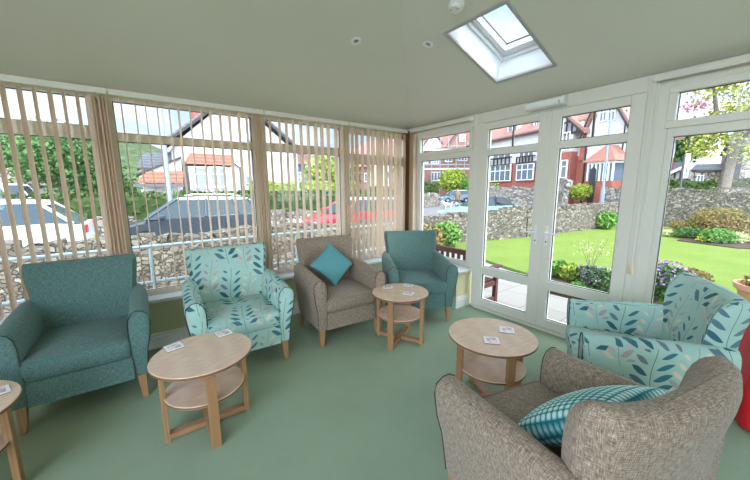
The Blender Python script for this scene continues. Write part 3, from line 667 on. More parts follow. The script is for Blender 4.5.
f.rect(bm, 189, 187, 227, 188.2, -1.26, -1.2); hpart('veranda_rail', bm, M_upvc, hs)
hwin(f, hs, 245, 139, 251, 145, nx=1, d=0); hwin(f, hs, 245, 176, 251, 184, nx=1, d=0)
bm = bmesh.new(); u, z = f.q(229, 160); u2, z2 = f.q(240, 168); tube(bm, [f.P(u, z, -.08), f.P(u2, z2, -.08), f.P(u2, 0, -.08)], .05, 6); hpart('downpipe', bm, M_gutter, hs)
# low orange-roofed wing at its left
fw_ = Fac(155, 21.5, 0)
w_ = thing('outbuilding', 'low white outbuilding with an orange tiled lean-to roof left of the white house', 'building', fw_.P(0, G, 0))
bm = bmesh.new(); fw_.poly(bm, [(146, 171), (181, 158), (183, 196), (146, 196)], 0, 2.2); hpart('wall', bm, M_render, w_)
bm = bmesh.new(); prism(bm, [fw_.q(136, 183), fw_.q(181.5, 183.5), fw_.q(181.5, 171.5), fw_.q(146, 172.5)], fw_.P, -.9, -.02); hpart('roof', bm, M_tile, w_)
bm = bmesh.new(); fw_.rect(bm, 133, 184, 182, 187, -1.05, -.92); hpart('gutter', bm, M_gutter, w_)
bm = bmesh.new(); prism(bm, [fw_.q(136, 174), fw_.q(181, 156.5), fw_.q(181, 158.5), fw_.q(136, 176)], fw_.P, -.15, 2.4); hpart('verge', bm, M_timber, w_)
fs = Fac(150, 30, 0)
w_ = thing('outbuilding', 'grey slate-roofed building behind the lean-to with wooded hill beyond', 'building', fs.P(0, G, 0))
bm = bmesh.new(); prism(bm, [fs.q(137, 169), fs.q(186, 170), fs.q(180, 153.5), fs.q(142, 154)], fs.P, -1, 4); hpart('roof', bm, M_slate, w_)
bm = bmesh.new(); fs.rectG(bm, 139, 169, 184, 0, 4); hpart('wall', bm, M_render2, w_)
# house at the far left with pinkish roof
fl_ = Fac(5, 27, 0)
w_ = thing('bungalow', 'low house with faded pink tiled roof behind the white van at the far left', 'house', fl_.P(0, G, 0))
bm = bmesh.new(); prism(bm, [fl_.q(-40, 186), fl_.q(32, 184), fl_.q(12, 167), fl_.q(-40, 166)], fl_.P, -1, 4); hpart('roof', bm, mat('pink_tile', srgb(196, 162, 156), .85), w_)
bm = bmesh.new(); fl_.rectG(bm, -38, 184, 26, 0, 4); hpart('wall', bm, M_render, w_)
# house right of the gabled one
fr = Fac(300, 30, 0)
w_ = thing('terraced_house', 'dark-fronted house with a white framed window right of the white gable', 'house', fr.P(0, G, 0))
bm = bmesh.new(); fr.rectG(bm, 288, 163, 306, 0, 7); hpart('wall', bm, mat('blue_grey_wall', srgb(96, 104, 124), .8), w_)
bm = bmesh.new(); prism(bm, [fr.q(286, 164), fr.q(308, 165), fr.q(304, 152), fr.q(288, 150)], fr.P, -.4, 5); hpart('roof', bm, M_redbrick2, w_)
hwin(fr, w_, 297, 172, 304, 188, nx=2, ny=2); hwin(fr, w_, 289, 173, 294, 186, nx=1, ny=2)
# brick terraces behind the last blind
ft = Fac(385, 42, 10)
w_ = thing('terraced_house', 'pinkish brick house with a cream bay behind the last blind', 'house', ft.P(0, G, 0))
bm = bmesh.new(); ft.rectG(bm, 362, 166, 409, 0, 8); hpart('wall', bm, M_redbrick2, w_)
bm = bmesh.new(); prism(bm, [ft.q(360, 167), ft.q(411, 165), ft.q(409, 144), ft.q(398, 137), ft.q(366, 156)], ft.P, -.5, 6); hpart('roof', bm, M_tile2, w_)
bm = bmesh.new(); ft.poly(bm, [(370, 186), (388, 186), (388, 166), (379, 157), (370, 167)], -.8, -.02); hpart('gable_bay', bm, M_render2, w_)
bm = bmesh.new(); ft.poly(bm, [(391, 158), (401, 157), (396, 144)], -.8, -.02); hpart('gable', bm, M_render, w_)
hwin(ft, w_, 373, 171, 377.5, 179, nx=1, d=-.82); hwin(ft, w_, 381, 171, 385.5, 179, nx=1, d=-.82); hwin(ft, w_, 393, 172, 400, 183, nx=2, ny=2); hwin(ft, w_, 363.5, 173, 368, 182, nx=1)
# lamp post in the street
def at(px, py, dist): d = ray(px, py); d.z = 0; d.normalize(); return d * dist
p = at(169, 190, 14.5); r = thing('street_lamp', 'pale grey street lamp post standing in front of the lean-to building', 'street lamp', (p.x, p.y, G))
bm = bmesh.new(); tube(bm, [(0, 0, 0), (0, 0, 1.3)], .13, 12); tube(bm, [(0, 0, 1.3), (0, 0, 7.0)], .085, 12, .07); link('pole', bm, M_lamp, r, smooth=True)
bm = bmesh.new(); tube(bm, [(0, 0, 7.0), (.2, .1, 7.3), (.9, .3, 7.4)], .05, 8); link('arm', bm, M_lamp, r); bm = bmesh.new(); B(bm, .85, 1.5, .2, .42, 7.32, 7.46); link('lantern', bm, M_lamp, r, bevel=.04)
p = at(298, 190, 19); r = thing('telegraph_pole', 'thin grey pole rising to the right of the white gable', 'pole', (p.x, p.y, G)); bm = bmesh.new(); tube(bm, [(0, 0, 0), (0, 0, 8)], .07, 8, .05); link('pole', bm, M_lamp, r)
# hill and trees on the left
bm = bmesh.new(); nx, ny = 40, 12; gv = {}
for i in range(nx + 1):
    for j in range(ny + 1):
        x = -90 + 120 * i / nx; y = 60 + 60 * j / ny; prof_ = (16.5 - 12 * smooth01((x + 8) / 36) + 2.2 * noise.noise(Vector((x * .06, 3, 0)))) * min(1, j / ny * 1.6)
        gv[i, j] = bm.verts.new((x, y, G - .5 + prof_ + 1.5 * noise.noise(Vector((x * .1, y * .1, 0))) * (j > 0)))
for i in range(nx):
    for j in range(ny): bm.faces.new((gv[i, j], gv[i + 1, j], gv[i + 1, j + 1], gv[i, j + 1]))
M_hill = mat('wooded_hill', rough=.95, fn=lambda t, b: t.put(b.inputs['Base Color'], t.ramp(t.noise(t.coord('Object'), .9, 6, .75), [(.35, srgb(40, 54, 32)), (.5, srgb(62, 80, 44)), (.65, srgb(98, 106, 62))])))
link('hill', bm, M_hill, smooth=True, kind='structure')
def crown_tree(label, px, dist, ztop, rad, m, n=900, leaf=.22, zb=1.2, trunk=.16, group=None, rx=None):
    p = at(px, 190, dist); h = ztop - G; cz = (ztop + zb) / 2 - G; rz_ = (ztop - zb) / 2
    return tree(label, (p.x, p.y, G), cz, trunk, [(0, 0, cz, rad, rad, rz_), (rad * .45, .3, cz - rz_ * .25, rad * .7, rad * .7, rz_ * .7), (-rad * .45, -.2, cz - rz_ * .2, rad * .7, rad * .7, rz_ * .7)], m, n, leaf, group=group)
crown_tree('broad mid-green tree behind the first blind, beyond the white hatchback', 62, 24, 5.4, 2.6, L_dark, 5200, .14, zb=1.0)
crown_tree('darker green tree at the far left edge beyond the white van', 8, 33, 5.6, 3.2, L_dark, 3800, .17, zb=.8)
crown_tree('small green tree between the first blind stack and the lean-to', 106, 27, 3.6, 1.9, L_dark, 2000, .14, zb=.4)
crown_tree('round yellow-green tree right of the white gabled house', 327, 24, 4.4, 1.9, L_bright, 1700, .2, zb=1.2)
crown_tree('dull green tree beside the round yellow-green one', 347, 27, 3.8, 1.5, L_dark, 900, .2, zb=.8)
# ================================================================ garden side
# wooden bench just outside
r = thing('garden_bench', 'dark red-brown wooden slatted bench outside the garden doors', 'bench', (3.78, 2.66, G - .02))
def bp(name, d, **k): return box(name, d, M_bench, r, bevel=.004, **k)
for y in (0, 1.42):
    bp('rear_post', (-.03, .03, y, y + .06, 0, .93)); bp('front_leg', (.46, .52, y, y + .06, 0, .60)); bp('armrest', (.031, .60, y - .01, y + .07, .6005, .635)); bp('side_rail', (.031, .459, y + .01, y + .05, .33, .40)); bp('side_rail', (.031, .459, y + .01, y + .05, .10, .15))
bp('top_rail', (-.022, .022, .061, 1.419, .82, .90)); bp('lower_rail', (-.018, .018, .061, 1.419, .50, .55))
for k in range(12): bp('back_slat', (-.009, .009, .11 + k * .107, .165 + k * .107, .551, .819))
for k in range(6): bp('seat_slat', (.04 + k * .078, .10 + k * .078, .0605, 1.4195, .40, .42))
bp('front_rail', (.47, .50, .061, 1.419, .31, .385))
# planting by the patio
beds = [flat('flower_bed', [(5.5, .9), (6.2, .9), (6.4, 2.9), (6.0, 3.1), (5.5, 2.5)], G + .03, M_soil), flat('flower_bed_island', [(13.7, 1.0), (15.4, -.8), (17.0, 0), (16, 2.4), (14.2, 2.4)], G + .03, M_soil)]
def gp(px, py, z=G): return on_z(px, py, z)
def bed_shrub(label, px, py, r, m, n=300, leaf=.05, flowers=None, name='shrub'):
    p = gp(px, py); return shrub(name, label, (p.x, p.y, G + r[2] * .85), r, m, n, leaf, flowers=flowers)
bed_shrub('purple-flowered plant at the right edge of the right-hand garden door', 601, 292, (.33, .33, .24), L_dark, 500, .045, (L_purple, 130, .028), 'flowering_plant')
bed_shrub('purple-flowered plant in the middle of the bed beyond the right-hand door', 589, 286, (.28, .28, .22), L_dark, 420, .045, (L_purple, 90, .028), 'flowering_plant')
bed_shrub('light green leafy clump left of the purple flowers', 571, 281, (.26, .26, .20), L_bright, 360, .06)
bed_shrub('dark green clump at the left end of the door-side flower bed', 558, 277, (.28, .28, .20), L_green, 360, .06)
bed_shrub('pale low plant with broad leaves at the front of the flower bed', 579, 291, (.17, .15, .08), L_green, 130, .08)
bed_shrub('tall purple-flowered plant left in the right-hand window', 664, 300, (.40, .40, .34), L_dark, 700, .05, (L_purple, 240, .032), 'flowering_plant')
bed_shrub('purple-flowered plant touching the right-hand door frame', 640, 296, (.30, .30, .26), L_dark, 420, .05, (L_purple, 120, .03), 'flowering_plant')
bed_shrub('russet plant beside the tall purple-flowered plant', 692, 283, (.38, .30, .16), L_russet, 350, .05)
# thin bare-stemmed plant
p = gp(590, 272); r = thing('rose_bush', 'thin sparse yellowish shrub on the lawn beyond the purple flowers', 'shrub', (p.x, p.y, G))
for k in range(6):
    a = k * 1.05; bm = bmesh.new(); tube(bm, [(0, 0, 0), (.12 * math.cos(a), .12 * math.sin(a), .35), (.26 * math.cos(a), .26 * math.sin(a), .60 + .03 * k)], .006, 5, .002); link('stem', bm, M_bark, r)
bm = bmesh.new(); leaves(bm, [(random.gauss(0, .16), random.gauss(0, .16), random.uniform(.3, .68)) for _ in range(70)], .04); link('foliage', bm, L_pale, r)
# island bed by the end wall
for lb, px, py, rr, m, n, lf in (('large bushy green and russet shrub in the island bed', 716, 236, (.95, .9, .62), L_russet, 1500, .07), ('low dark green mounded shrub left in the island bed', 689, 238, (.62, .5, .22), L_dark, 600, .06),
        ('low bright green mounded shrub in the middle of the island bed', 717, 243, (.62, .5, .27), L_green, 700, .07), ('pale straw-coloured grass tuft left end of the island bed', 668, 236, (.40, .3, .14), L_pale, 260, .06),
        ('small yellow tuft between the two low mounded shrubs', 703, 242, (.24, .2, .14), L_yellow, 180, .05), ('yellowish tuft right of the bright green mound', 738, 243, (.36, .3, .20), L_pale, 260, .06),
        ('loose russet-tipped plant behind the low dark mound', 680, 230, (.7, .4, .25), L_russet, 380, .06), ('russet shrub cut off by the right edge of the photo', 753, 243, (.40, .4, .24), L_russet, 300, .06),
        ('small green shrub growing on the end wall behind the bed', 697, 231, (.38, .3, .34), L_bright, 300, .08)):
    bed_shrub(lb, px, py, rr, m, n, lf)
bed_shrub('green leafy plant growing against the side wall beyond the right-hand door', 606, 229, (.55, .4, .45), L_green, 420, .10)
bed_shrub('tall ivy-green shrub in front of the side wall at the small window', 446, 248, (.55, .45, .46), L_green, 800, .09)
bed_shrub('olive shrub overhanging the side wall behind the corner armchair', 430, 250, (.50, .45, .42), L_russet, 700, .09)
# terracotta pot with plants
p = gp(766, 322); r = thing('terracotta_pot', 'wide terracotta planter with trailing plants outside at the right edge', 'planter', (p.x, p.y, G))
M_terra = mat('terracotta', srgb(206, 150, 118), .8)
bm = bmesh.new(); lathe(bm, [(.20, 0), (.27, .25), (.31, .40), (.345, .42), (.35, .49), (.32, .49), (.31, .44), (.01, .43)], 28); link('pot', bm, M_terra, r, smooth=True)
bm = bmesh.new(); leaves(bm, [q for q in blob_pts((0, 0, .5), (.34, .34, .16), 400)], .05); link('foliage', bm, L_russet, r)
bm = bmesh.new(); leaves(bm, [q for q in blob_pts((0, 0, .55), (.30, .30, .14), 120)], .05); link('flowers', bm, L_pale, r)
# sign pole and street light in the garden street
p = gp(674.5, 226); r = thing('sign_post', 'black pole with a tall narrow white sign near the end wall', 'sign', (p.x, p.y, G))
bm = bmesh.new(); tube(bm, [(0, 0, 0), (0, 0, 3.15)], .045, 10); link('pole', bm, M_darkgrey, r, smooth=True)
c = CR.copy(); c.z = 0; c.normalize(); M = Matrix.Rotation(math.atan2(c.y, c.x), 4, 'Z')
bm = bmesh.new(); B(bm, .05, .25, -.02, .02, 2.15, 3.2, M); link('sign_panel', bm, M_plastic, r)
bm = bmesh.new(); B(bm, .13, .17, -.026, -.021, 2.75, 2.95, M); B(bm, .11, .19, -.026, -.021, 2.35, 2.6, M); link('sign_marking', bm, M_gutter, r)
p = at(603, 190, 23); r = thing('street_lamp', 'tall grey street lamp post in front of the white and red house', 'street lamp', (p.x, p.y, G))
bm = bmesh.new(); tube(bm, [(0, 0, 0), (0, 0, 1.7)], .11, 10); tube(bm, [(0, 0, 1.7), (0, 0, 8.5)], .065, 10, .05); link('pole', bm, M_lamp, r, smooth=True)
bm = bmesh.new(); B(bm, -.1, .7, -.12, .12, 8.5, 8.65); link('lantern', bm, M_lamp, r, bevel=.04)
# far garden walls across the road
q0, q1, q2, q3 = at(486, 190, 34), at(556, 190, 31), at(640, 190, 30), at(760, 190, 34)
stone_wall('wall_road_far', [(q0.x, q0.y), (q1.x, q1.y)], [1.35, 1.30], .4, M_stone_far, .7, .2)
g0, g1 = at(606, 190, 30), at(640, 190, 29)
stone_wall('wall_road_far', [(g0.x, g0.y), (g1.x, g1.y), (q3.x, q3.y)], [1.3, 1.3, 1.5], .4, M_stone_far, .7, .2)
a0, a1 = at(556, 190, 31), at(566, 190, 30)
stone_wall('wall_road_far', [(a0.x, a0.y), (a1.x, a1.y)], [1.5, 1.6], .5, M_stone_far, .5, .5)
b0, b1 = at(420, 190, 30), at(437, 190, 33)
stone_wall('wall_road_corner', [(b0.x - 3, b0.y + 6), (b0.x, b0.y), (b1.x, b1.y)], [.7, .7, .8], .4, M_stone_far, .6, .2)
p, q = at(417, 190, 31.5), at(433, 190, 34)
hedge('dark green clipped hedge above the low wall in the small window', (p.x, p.y), (q.x, q.y), 1.6, G, 1.9, L_hedge, 900, .16)
def bush(label, px, dist, z0, z1, rad, m, n=700, leaf=.14):
    p = at(px, 190, dist); return shrub('shrub', label, (p.x, p.y, (z0 + z1) / 2), (rad, rad * .8, (z1 - z0) / 2), m, n, leaf)
bush('big yellow-green bush in front of the scaffolded brick house', 452, 48, .5, 4.6, 2.6, L_bright, 1600, .26)
bush('darker green bush right of the big yellow-green bush', 468, 47, .3, 3.2, 1.6, L_green, 700, .22)
bush('bright yellow-green clipped bush before the red house', 580, 33, .3, 1.9, 1.3, L_bright, 1100, .13)
bush('dark green bush right of the clipped yellow-green one', 594, 35, .3, 2.0, 1.3, L_dark, 600, .14)
bush('small yellow bush beside the gate pier', 562, 32, G, 1.55, .7, L_yellow, 350, .12)
bush('green bush at the left end of the far stone wall', 493, 36, G, 2.2, 1.0, L_green, 500, .16)
p, q = at(655, 190, 30), at(770, 190, 31)
hedge('dark green hedge behind the end wall under the big tree', (p.x, p.y), (q.x, q.y), 1.6, G, 1.75, L_hedge, 2200, .16, lump=.3)
bush('bright green bush left of the sign pole', 659, 27, G, 1.9, .9, L_bright, 500, .13)
# cars on the garden road
p = at(482, 200, 16.5); car('convertible_car', 'mint green convertible with black soft top beyond the garden wall', (p.x, p.y, ZR), R_(-24), M_cteal, 3.9, 1.66, 1.50, 'cab', roofm=M_soft)
p = at(455.5, 195, 42); car('hatchback_car', 'blue-grey small car parked far down the road behind the dog walker', (p.x, p.y, ZR), R_(-36), M_cblue, 3.9, 1.7, 1.6)
# ================================================================ houses beyond the garden
f = Fac(560, 38, -108.4)
hs = thing('house', 'red brick and white half-timbered house with orange tiled roof beyond the garden doors', 'house', f.P(0, G, 0))
def fp(f, hs, name, m, fn, **k):
    bm = bmesh.new(); fn(bm); return hpart(name, bm, m, hs, **k)
uL, _ = f.q(470, 170); uR, _ = f.q(634, 170); z1 = f.q(520, 163)[1]
zb_ = f.q(510, 163.5)[1]
eL, eR = f.q(488, 141), f.q(560, 129); ze = (eL[1] + eR[1]) / 2
fp(f, hs, 'brick_wall', M_redbrick, lambda b: f.bx(b, uL, f.q(605, 170)[0], G, zb_, 0, 8))
fp(f, hs, 'rendered_wall', M_render, lambda b: f.bx(b, uL, f.q(586, 170)[0], zb_, ze, .03, 8))
# main roof, sloping back
def roof(bm, u0, u1, z0, rise, run, over=.5, hip=True):
    a = [f.P(u0 - over, z0, -over), f.P(u1 + over, z0, -over), f.P(u1 + over, z0 + rise, run), f.P(u0 + (run * .0), z0 + rise, run)]
    b = [p + Vector((0, 0, .2)) for p in a]; A = [bm.verts.new(p) for p in a]; Bq = [bm.verts.new(p) for p in b]
    bm.faces.new(A[::-1]); bm.faces.new(Bq)
    for i in range(4): j = (i + 1) % 4; bm.faces.new((A[i], A[j], Bq[j], Bq[i]))
fp(f, hs, 'roof', M_tile2, lambda b: roof(b, uL, f.q(592, 140)[0], ze, 4.6, 4.6))
fp(f, hs, 'gutter', M_timber, lambda b: f.bx(b, uL - .5, f.q(560, 140)[0], ze - .14, ze, -.62, -.45))
for x0, x1, yt, yb in ((492.5, 512, 166, 181), (519, 535, 164.5, 180)): hwin(f, hs, x0, yt, x1, yb, nx=4 if x0 < 500 else 3, ny=2, d=-.25)
for x0, x1, yt, yb in ((493.5, 511, 151, 159), (520, 534, 149, 157)):
    hwin(f, hs, x0, yt, x1, yb, nx=3, d=0)
    def balc(b, x0=x0, x1=x1, yb=yb):
        u0, za = f.q(x0 - 1, yb); u1, zc = f.q(x1 + 1, yb + 5.5)
        f.bx(b, u0, u1, za - .10, za, -.45, -.02); f.bx(b, u0, u1, zc, zc + .12, -.45, -.02)
        for i in range(6): u = u0 + (u1 - u0 - .12) * i / 5; f.bx(b, u, u + .12, zc + .12, za - .10, -.45, -.3)
    fp(f, hs, 'timber_balcony', M_timber, balc)
for x0, x1, yt, yb in ((507, 516, 124, 132), (533, 538, 119.5, 127.5)):
    u0, zt = f.q(x0, yt); u1, zz = f.q(x1, yb)
    fp(f, hs, 'dormer', M_render, lambda b: f.bx(b, u0 - .2, u1 + .2, zz - .1, zt + .25, .25, 3)); hwin(f, hs, x0, yt, x1, yb, nx=2, d=.24)
    fp(f, hs, 'dormer_roof', M_tile2, lambda b: prism(b, [(u0 - .4, zt + .25), (u1 + .4, zt + .25), ((u0 + u1) / 2, zt + 1.2)], f.P, .1, 3.5))
# timbered gable
ga, gb, gp_ = f.q(549, 133.5), f.q(589.5, 131), f.q(567.5, 112)
fp(f, hs, 'gable', M_render, lambda b: prism(b, [(ga[0], ze - .1), (gb[0], ze - .1), (gb[0], gb[1]), gp_, (ga[0], gb[1])], f.P, -.8, 4))
fp(f, hs, 'gable_wall', M_render, lambda b: f.bx(b, f.q(556, 150)[0], f.q(578, 150)[0], f.q(566, 153)[1], ze - .11, -.8, -.01))
fp(f, hs, 'gable_brick', M_redbrick, lambda b: f.bx(b, f.q(556, 150)[0], f.q(578, 150)[0], G, f.q(566, 153)[1] - .01, -.8, -.01))
def bars(b):
    zt = gb[1]
    f.bx(b, ga[0], gb[0], zt - .12, zt + .08, -.88, -.81)
    for i in range(1, 8):
        t = i / 8; u = ga[0] + (gb[0] - ga[0]) * t; top = zt + (gp_[1] - zt) * (1 - abs(2 * t - 1))
        f.bx(b, u - .08, u + .08, zt + .08, max(top - .15, zt + .1), -.88, -.81)
    f.bx(b, ga[0] + (gb[0] - ga[0]) * .27, gb[0] - (gb[0] - ga[0]) * .27, zt + (gp_[1] - zt) * .42, zt + (gp_[1] - zt) * .50, -.90, -.885)
    f.bx(b, f.q(556, 150)[0], f.q(578, 150)[0], f.q(566, 142.5)[1] - .1, f.q(566, 142.5)[1] + .06, -.88, -.81)
fp(f, hs, 'timber_framing', M_timber, bars)
for a, b_ in (((ga[0] - .3, gb[1] - .25), gp_), (gp_, (gb[0] + .3, gb[1] - .25))):
    fp(f, hs, 'gable_roof', M_tile2, lambda b: prism(b, [a, b_, (b_[0], b_[1] + .35), (a[0], a[1] + .35)], f.P, -1.0, 5))
    fp(f, hs, 'bargeboard', M_timber, lambda b: prism(b, [(a[0], a[1] - .12), (b_[0], b_[1] - .12), (b_[0], b_[1] + .06), (a[0], a[1] + .06)], f.P, -1.08, -1.01))
hwin(f, hs, 563, 134.5, 577, 141, nx=4, d=-.82); hwin(f, hs, 562, 144.5, 577, 150, nx=4, d=-.82); hwin(f, hs, 558.5, 161.5, 574, 178, nx=3, ny=2, d=-.95)
# white cross wing on the right with its steep gable
wl, wr = f.q(586, 150)[0], f.q(634, 150)[0]; wz = f.q(632, 131)[1]; wp = f.q(610, 84)
fp(f, hs, 'wing_wall', M_render, lambda b: prism(b, [(wl, f.q(590, 160.5)[1]), (wr, f.q(590, 160.5)[1]), (wr, wz), wp, (wl, wz)], f.P, -.3, 5))
fp(f, hs, 'wing_brick', M_redbrick, lambda b: f.bx(b, wl, wr, G, f.q(590, 160.5)[1] - .01, -.3, 5))
fp(f, hs, 'quoins', M_redbrick, lambda b: [f.bx(b, wl - .35, wl + .18 + .22 * (i % 2), z_, z_ + .5, -.36, .2) for i, z_ in enumerate([f.q(586, 160)[1] + .5 * k for k in range(5)])])
for a, b_ in (((wl - .4, wz - .6), wp), (wp, (wr + .4, wz - .6))):
    fp(f, hs, 'wing_roof', M_tile2, lambda b: prism(b, [a, b_, (b_[0], b_[1] + .4), (a[0], a[1] + .4)], f.P, -.7, 5.3))
    fp(f, hs, 'bargeboard', M_timber, lambda b: prism(b, [(a[0], a[1] - .15), (b_[0], b_[1] - .15), (b_[0], b_[1] + .1), (a[0], a[1] + .1)], f.P, -.8, -.71))
hwin(f, hs, 603.5, 108, 609.5, 121, nx=2, ny=2, d=-.32); hwin(f, hs, 612, 107, 618, 120.5, nx=2, ny=2, d=-.32)
fp(f, hs, 'downpipe', M_timber, lambda b: f.bx(b, f.q(588.4, 150)[0], f.q(589.4, 150)[0], G, wz, -.45, -.32))
fp(f, hs, 'timber_post', M_timber, lambda b: f.bx(b, f.q(624.6, 150)[0], f.q(625.6, 150)[0], f.q(620, 158)[1], f.q(620, 112)[1], -.36, -.31))
# porch
pu0, pu1 = f.q(603, 170)[0], f.q(630, 170)[0]; pz = f.q(615, 162)[1]
fp(f, hs, 'porch', M_redbrick, lambda b: f.bx(b, pu0, pu1, G, f.q(615, 181)[1], -1.9, -.31))
fp(f, hs, 'porch_frame', M_upvc, lambda b: [f.bx(b, pu0, pu1, pz - .18, pz, -1.92, -.31)] + [f.bx(b, u, u + .12, f.q(615, 181)[1], pz - .18, -1.92, -1.8) for u in [pu0 + (pu1 - pu0 - .12) * k / 6 for k in range(7)]])
fp(f, hs, 'porch_glass', M_winglass, lambda b: f.bx(b, pu0 + .1, pu1 - .1, f.q(615, 181)[1] + .01, pz - .19, -1.78, -.4))
fp(f, hs, 'porch_door', M_timber, lambda b: prism(b, [(f.q(607, 170)[0], G), (f.q(613, 170)[0], G), (f.q(613, 170)[0], f.q(610, 170)[1]), ((f.q(610, 170)[0]), f.q(610, 167)[1]), (f.q(607, 170)[0], f.q(610, 170)[1])], f.P, -2.0, -1.93))
fp(f, hs, 'porch_roof', M_tile, lambda b: rings(b, [[f.P(pu0 - .3, pz, -2.2), f.P(pu1 + .3, pz, -2.2), f.P(pu1 + .3, pz, 0), f.P(pu0 - .3, pz, 0)], [f.P((pu0 + pu1) / 2 - .2, pz + 1.35, -1.2), f.P((pu0 + pu1) / 2 + .2, pz + 1.35, -1.2), f.P((pu0 + pu1) / 2 + .2, pz + 1.35, 0), f.P((pu0 + pu1) / 2 - .2, pz + 1.35, 0)]]))
# brick house under scaffolding seen in the small window
f = Fac(445, 58, -38)
hs = thing('house', 'red brick gabled house under scaffolding seen through the small corner window', 'house', f.P(0, G, 0))
f_ = f
fp(f, hs, 'wall', M_redbrick2, lambda b: f_.rectG(b, 408, 150, 478, 0, 9))
fp(f, hs, 'roof', M_tile2, lambda b: prism(b, [f_.q(406, 152), f_.q(480, 148), f_.q(478, 124), f_.q(412, 132)], f_.P, -.5, 8))
fp(f, hs, 'brick_gable', M_redbrick2, lambda b: prism(b, [f_.q(446, 151), f_.q(477, 149), f_.q(476, 138), f_.q(462, 126)], f_.P, -1.5, -.51))
fp(f, hs, 'white_gable', M_render, lambda b: prism(b, [f_.q(423, 150), f_.q(439, 149), f_.q(438, 143), f_.q(432, 135), f_.q(424, 144)], f_.P, -1.5, -.51))
for a, b_ in (((421.5, 149), (432, 134)), ((432, 134), (441, 146)), ((443, 151), (462, 125)), ((462, 125), (478, 140))):
    qa, qb = f.q(*a), f.q(*b_); fp(f, hs, 'bargeboard', M_timber, lambda b: prism(b, [qa, qb, (qb[0], qb[1] + .3), (qa[0], qa[1] + .3)], f_.P, -1.75, -1.51))
for x0, y0, x1, y1, n in ((457.5, 136, 463, 143, 2), (423, 158, 428, 164, 2), (431, 159, 439, 164, 3), (421, 173, 424, 183, 1), (431, 172, 440, 181, 3), (445, 156, 452, 162, 2), (458, 155, 467, 161, 3)): hwin(f, hs, x0, y0, x1, y1, nx=n, d=-1.52 if y0 < 140 else -.02)
r = thing('scaffolding', 'pale scaffold poles and boards in front of the brick gabled house', 'scaffolding', f.P(0, G, 0))
for y in (152.5, 170.5):
    bm = bmesh.new(); f.bx(bm, f.q(410, 160)[0], f.q(478, 160)[0], f.q(445, y)[1], f.q(445, y)[1] + .22, -3.2, -2.3); hpart('scaffold_boards', bm, M_render2, r)
for y in (148.5, 166):
    bm = bmesh.new(); z = f.q(445, y)[1]; tube(bm, [f.P(f.q(410, 160)[0], z, -3.2), f.P(f.q(478, 160)[0], z, -3.2)], .06, 6); hpart('scaffold_tube', bm, M_lamp, r)
for x in (412, 420, 429, 437, 444.5, 452, 460, 468, 476):
    bm = bmesh.new(); u = f.q(x, 160)[0]; tube(bm, [f.P(u, G, -3.25), f.P(u, f.q(x, 140)[1], -3.25)], .06, 6); hpart('scaffold_tube', bm, M_lamp, r)
# small half-timbered garage and stone house on the right
f = Fac(676, 38, -80)
f_ = f
hs = thing('garage', 'white half-timbered garage with a dark blue door near the sign pole', 'building', f.P(0, G, 0))
ya = f.q(662, 178)
fp(f, hs, 'wall', M_render, lambda b: prism(b, [f_.q(656, 196), f_.q(697, 196), f_.q(697, 176), f_.q(686, 165.5), f_.q(656, 179)], f_.P, 0, 6))
fp(f, hs, 'roof_edge', M_upvc, lambda b: prism(b, [f_.q(655, 181.5), f_.q(686, 167.2), f_.q(686, 164.5), f_.q(655, 178.5)], f_.P, -.5, 6))
fp(f, hs, 'upper_roof', M_slate, lambda b: prism(b, [f_.q(655, 179), f_.q(686, 164.4), f_.q(686, 161), f_.q(664, 163)], f_.P, .2, 5))
fp(f, hs, 'timber_framing', M_timber, lambda b: [f_.rect(b, x, 171 + (683 - x) * .25, x + 1.2, 180, -.1, -.01) for x in (668, 674, 680)] + [f_.rect(b, 664, 179.5, 696, 180.5, -.1, -.01)])
fp(f, hs, 'garage_door', M_blue, lambda b: f_.rect(b, 671, 181, 690, 196, -.12, -.01))
fp(f, hs, 'timber_post', M_timber, lambda b: f_.rect(b, 663, 179, 664.2, 196, -.12, -.01))
f = Fac(725, 33, -82); f_ = f
hs = thing('stone_house', 'tan stone house behind the big tree at the right edge', 'house', f.P(0, G, 0))
fp(f, hs, 'wall', M_stonehouse, lambda b: f_.rectG(b, 727, 147, 800, 0, 8)); fp(f, hs, 'side_wall', M_stonehouse, lambda b: f_.rectG(b, 692, 169, 727, .8, 5))
fp(f, hs, 'side_roof', M_slate, lambda b: prism(b, [f_.q(690, 170), f_.q(728, 170), f_.q(728, 163), f_.q(696, 164)], f_.P, .4, 4))
fp(f, hs, 'roof', M_slate, lambda b: prism(b, [f_.q(723, 149), f_.q(804, 143), f_.q(800, 118), f_.q(760, 96)], f_.P, -.5, 8))
hwin(f, hs, 746, 171, 757, 188, nx=2, ny=2, d=0); hwin(f, hs, 697, 175, 703, 184, nx=2, d=.8)
fp(f, hs, 'downpipe', M_timber, lambda b: f_.rect(b, 734.5, 150, 735.7, 196, -.15, -.02))
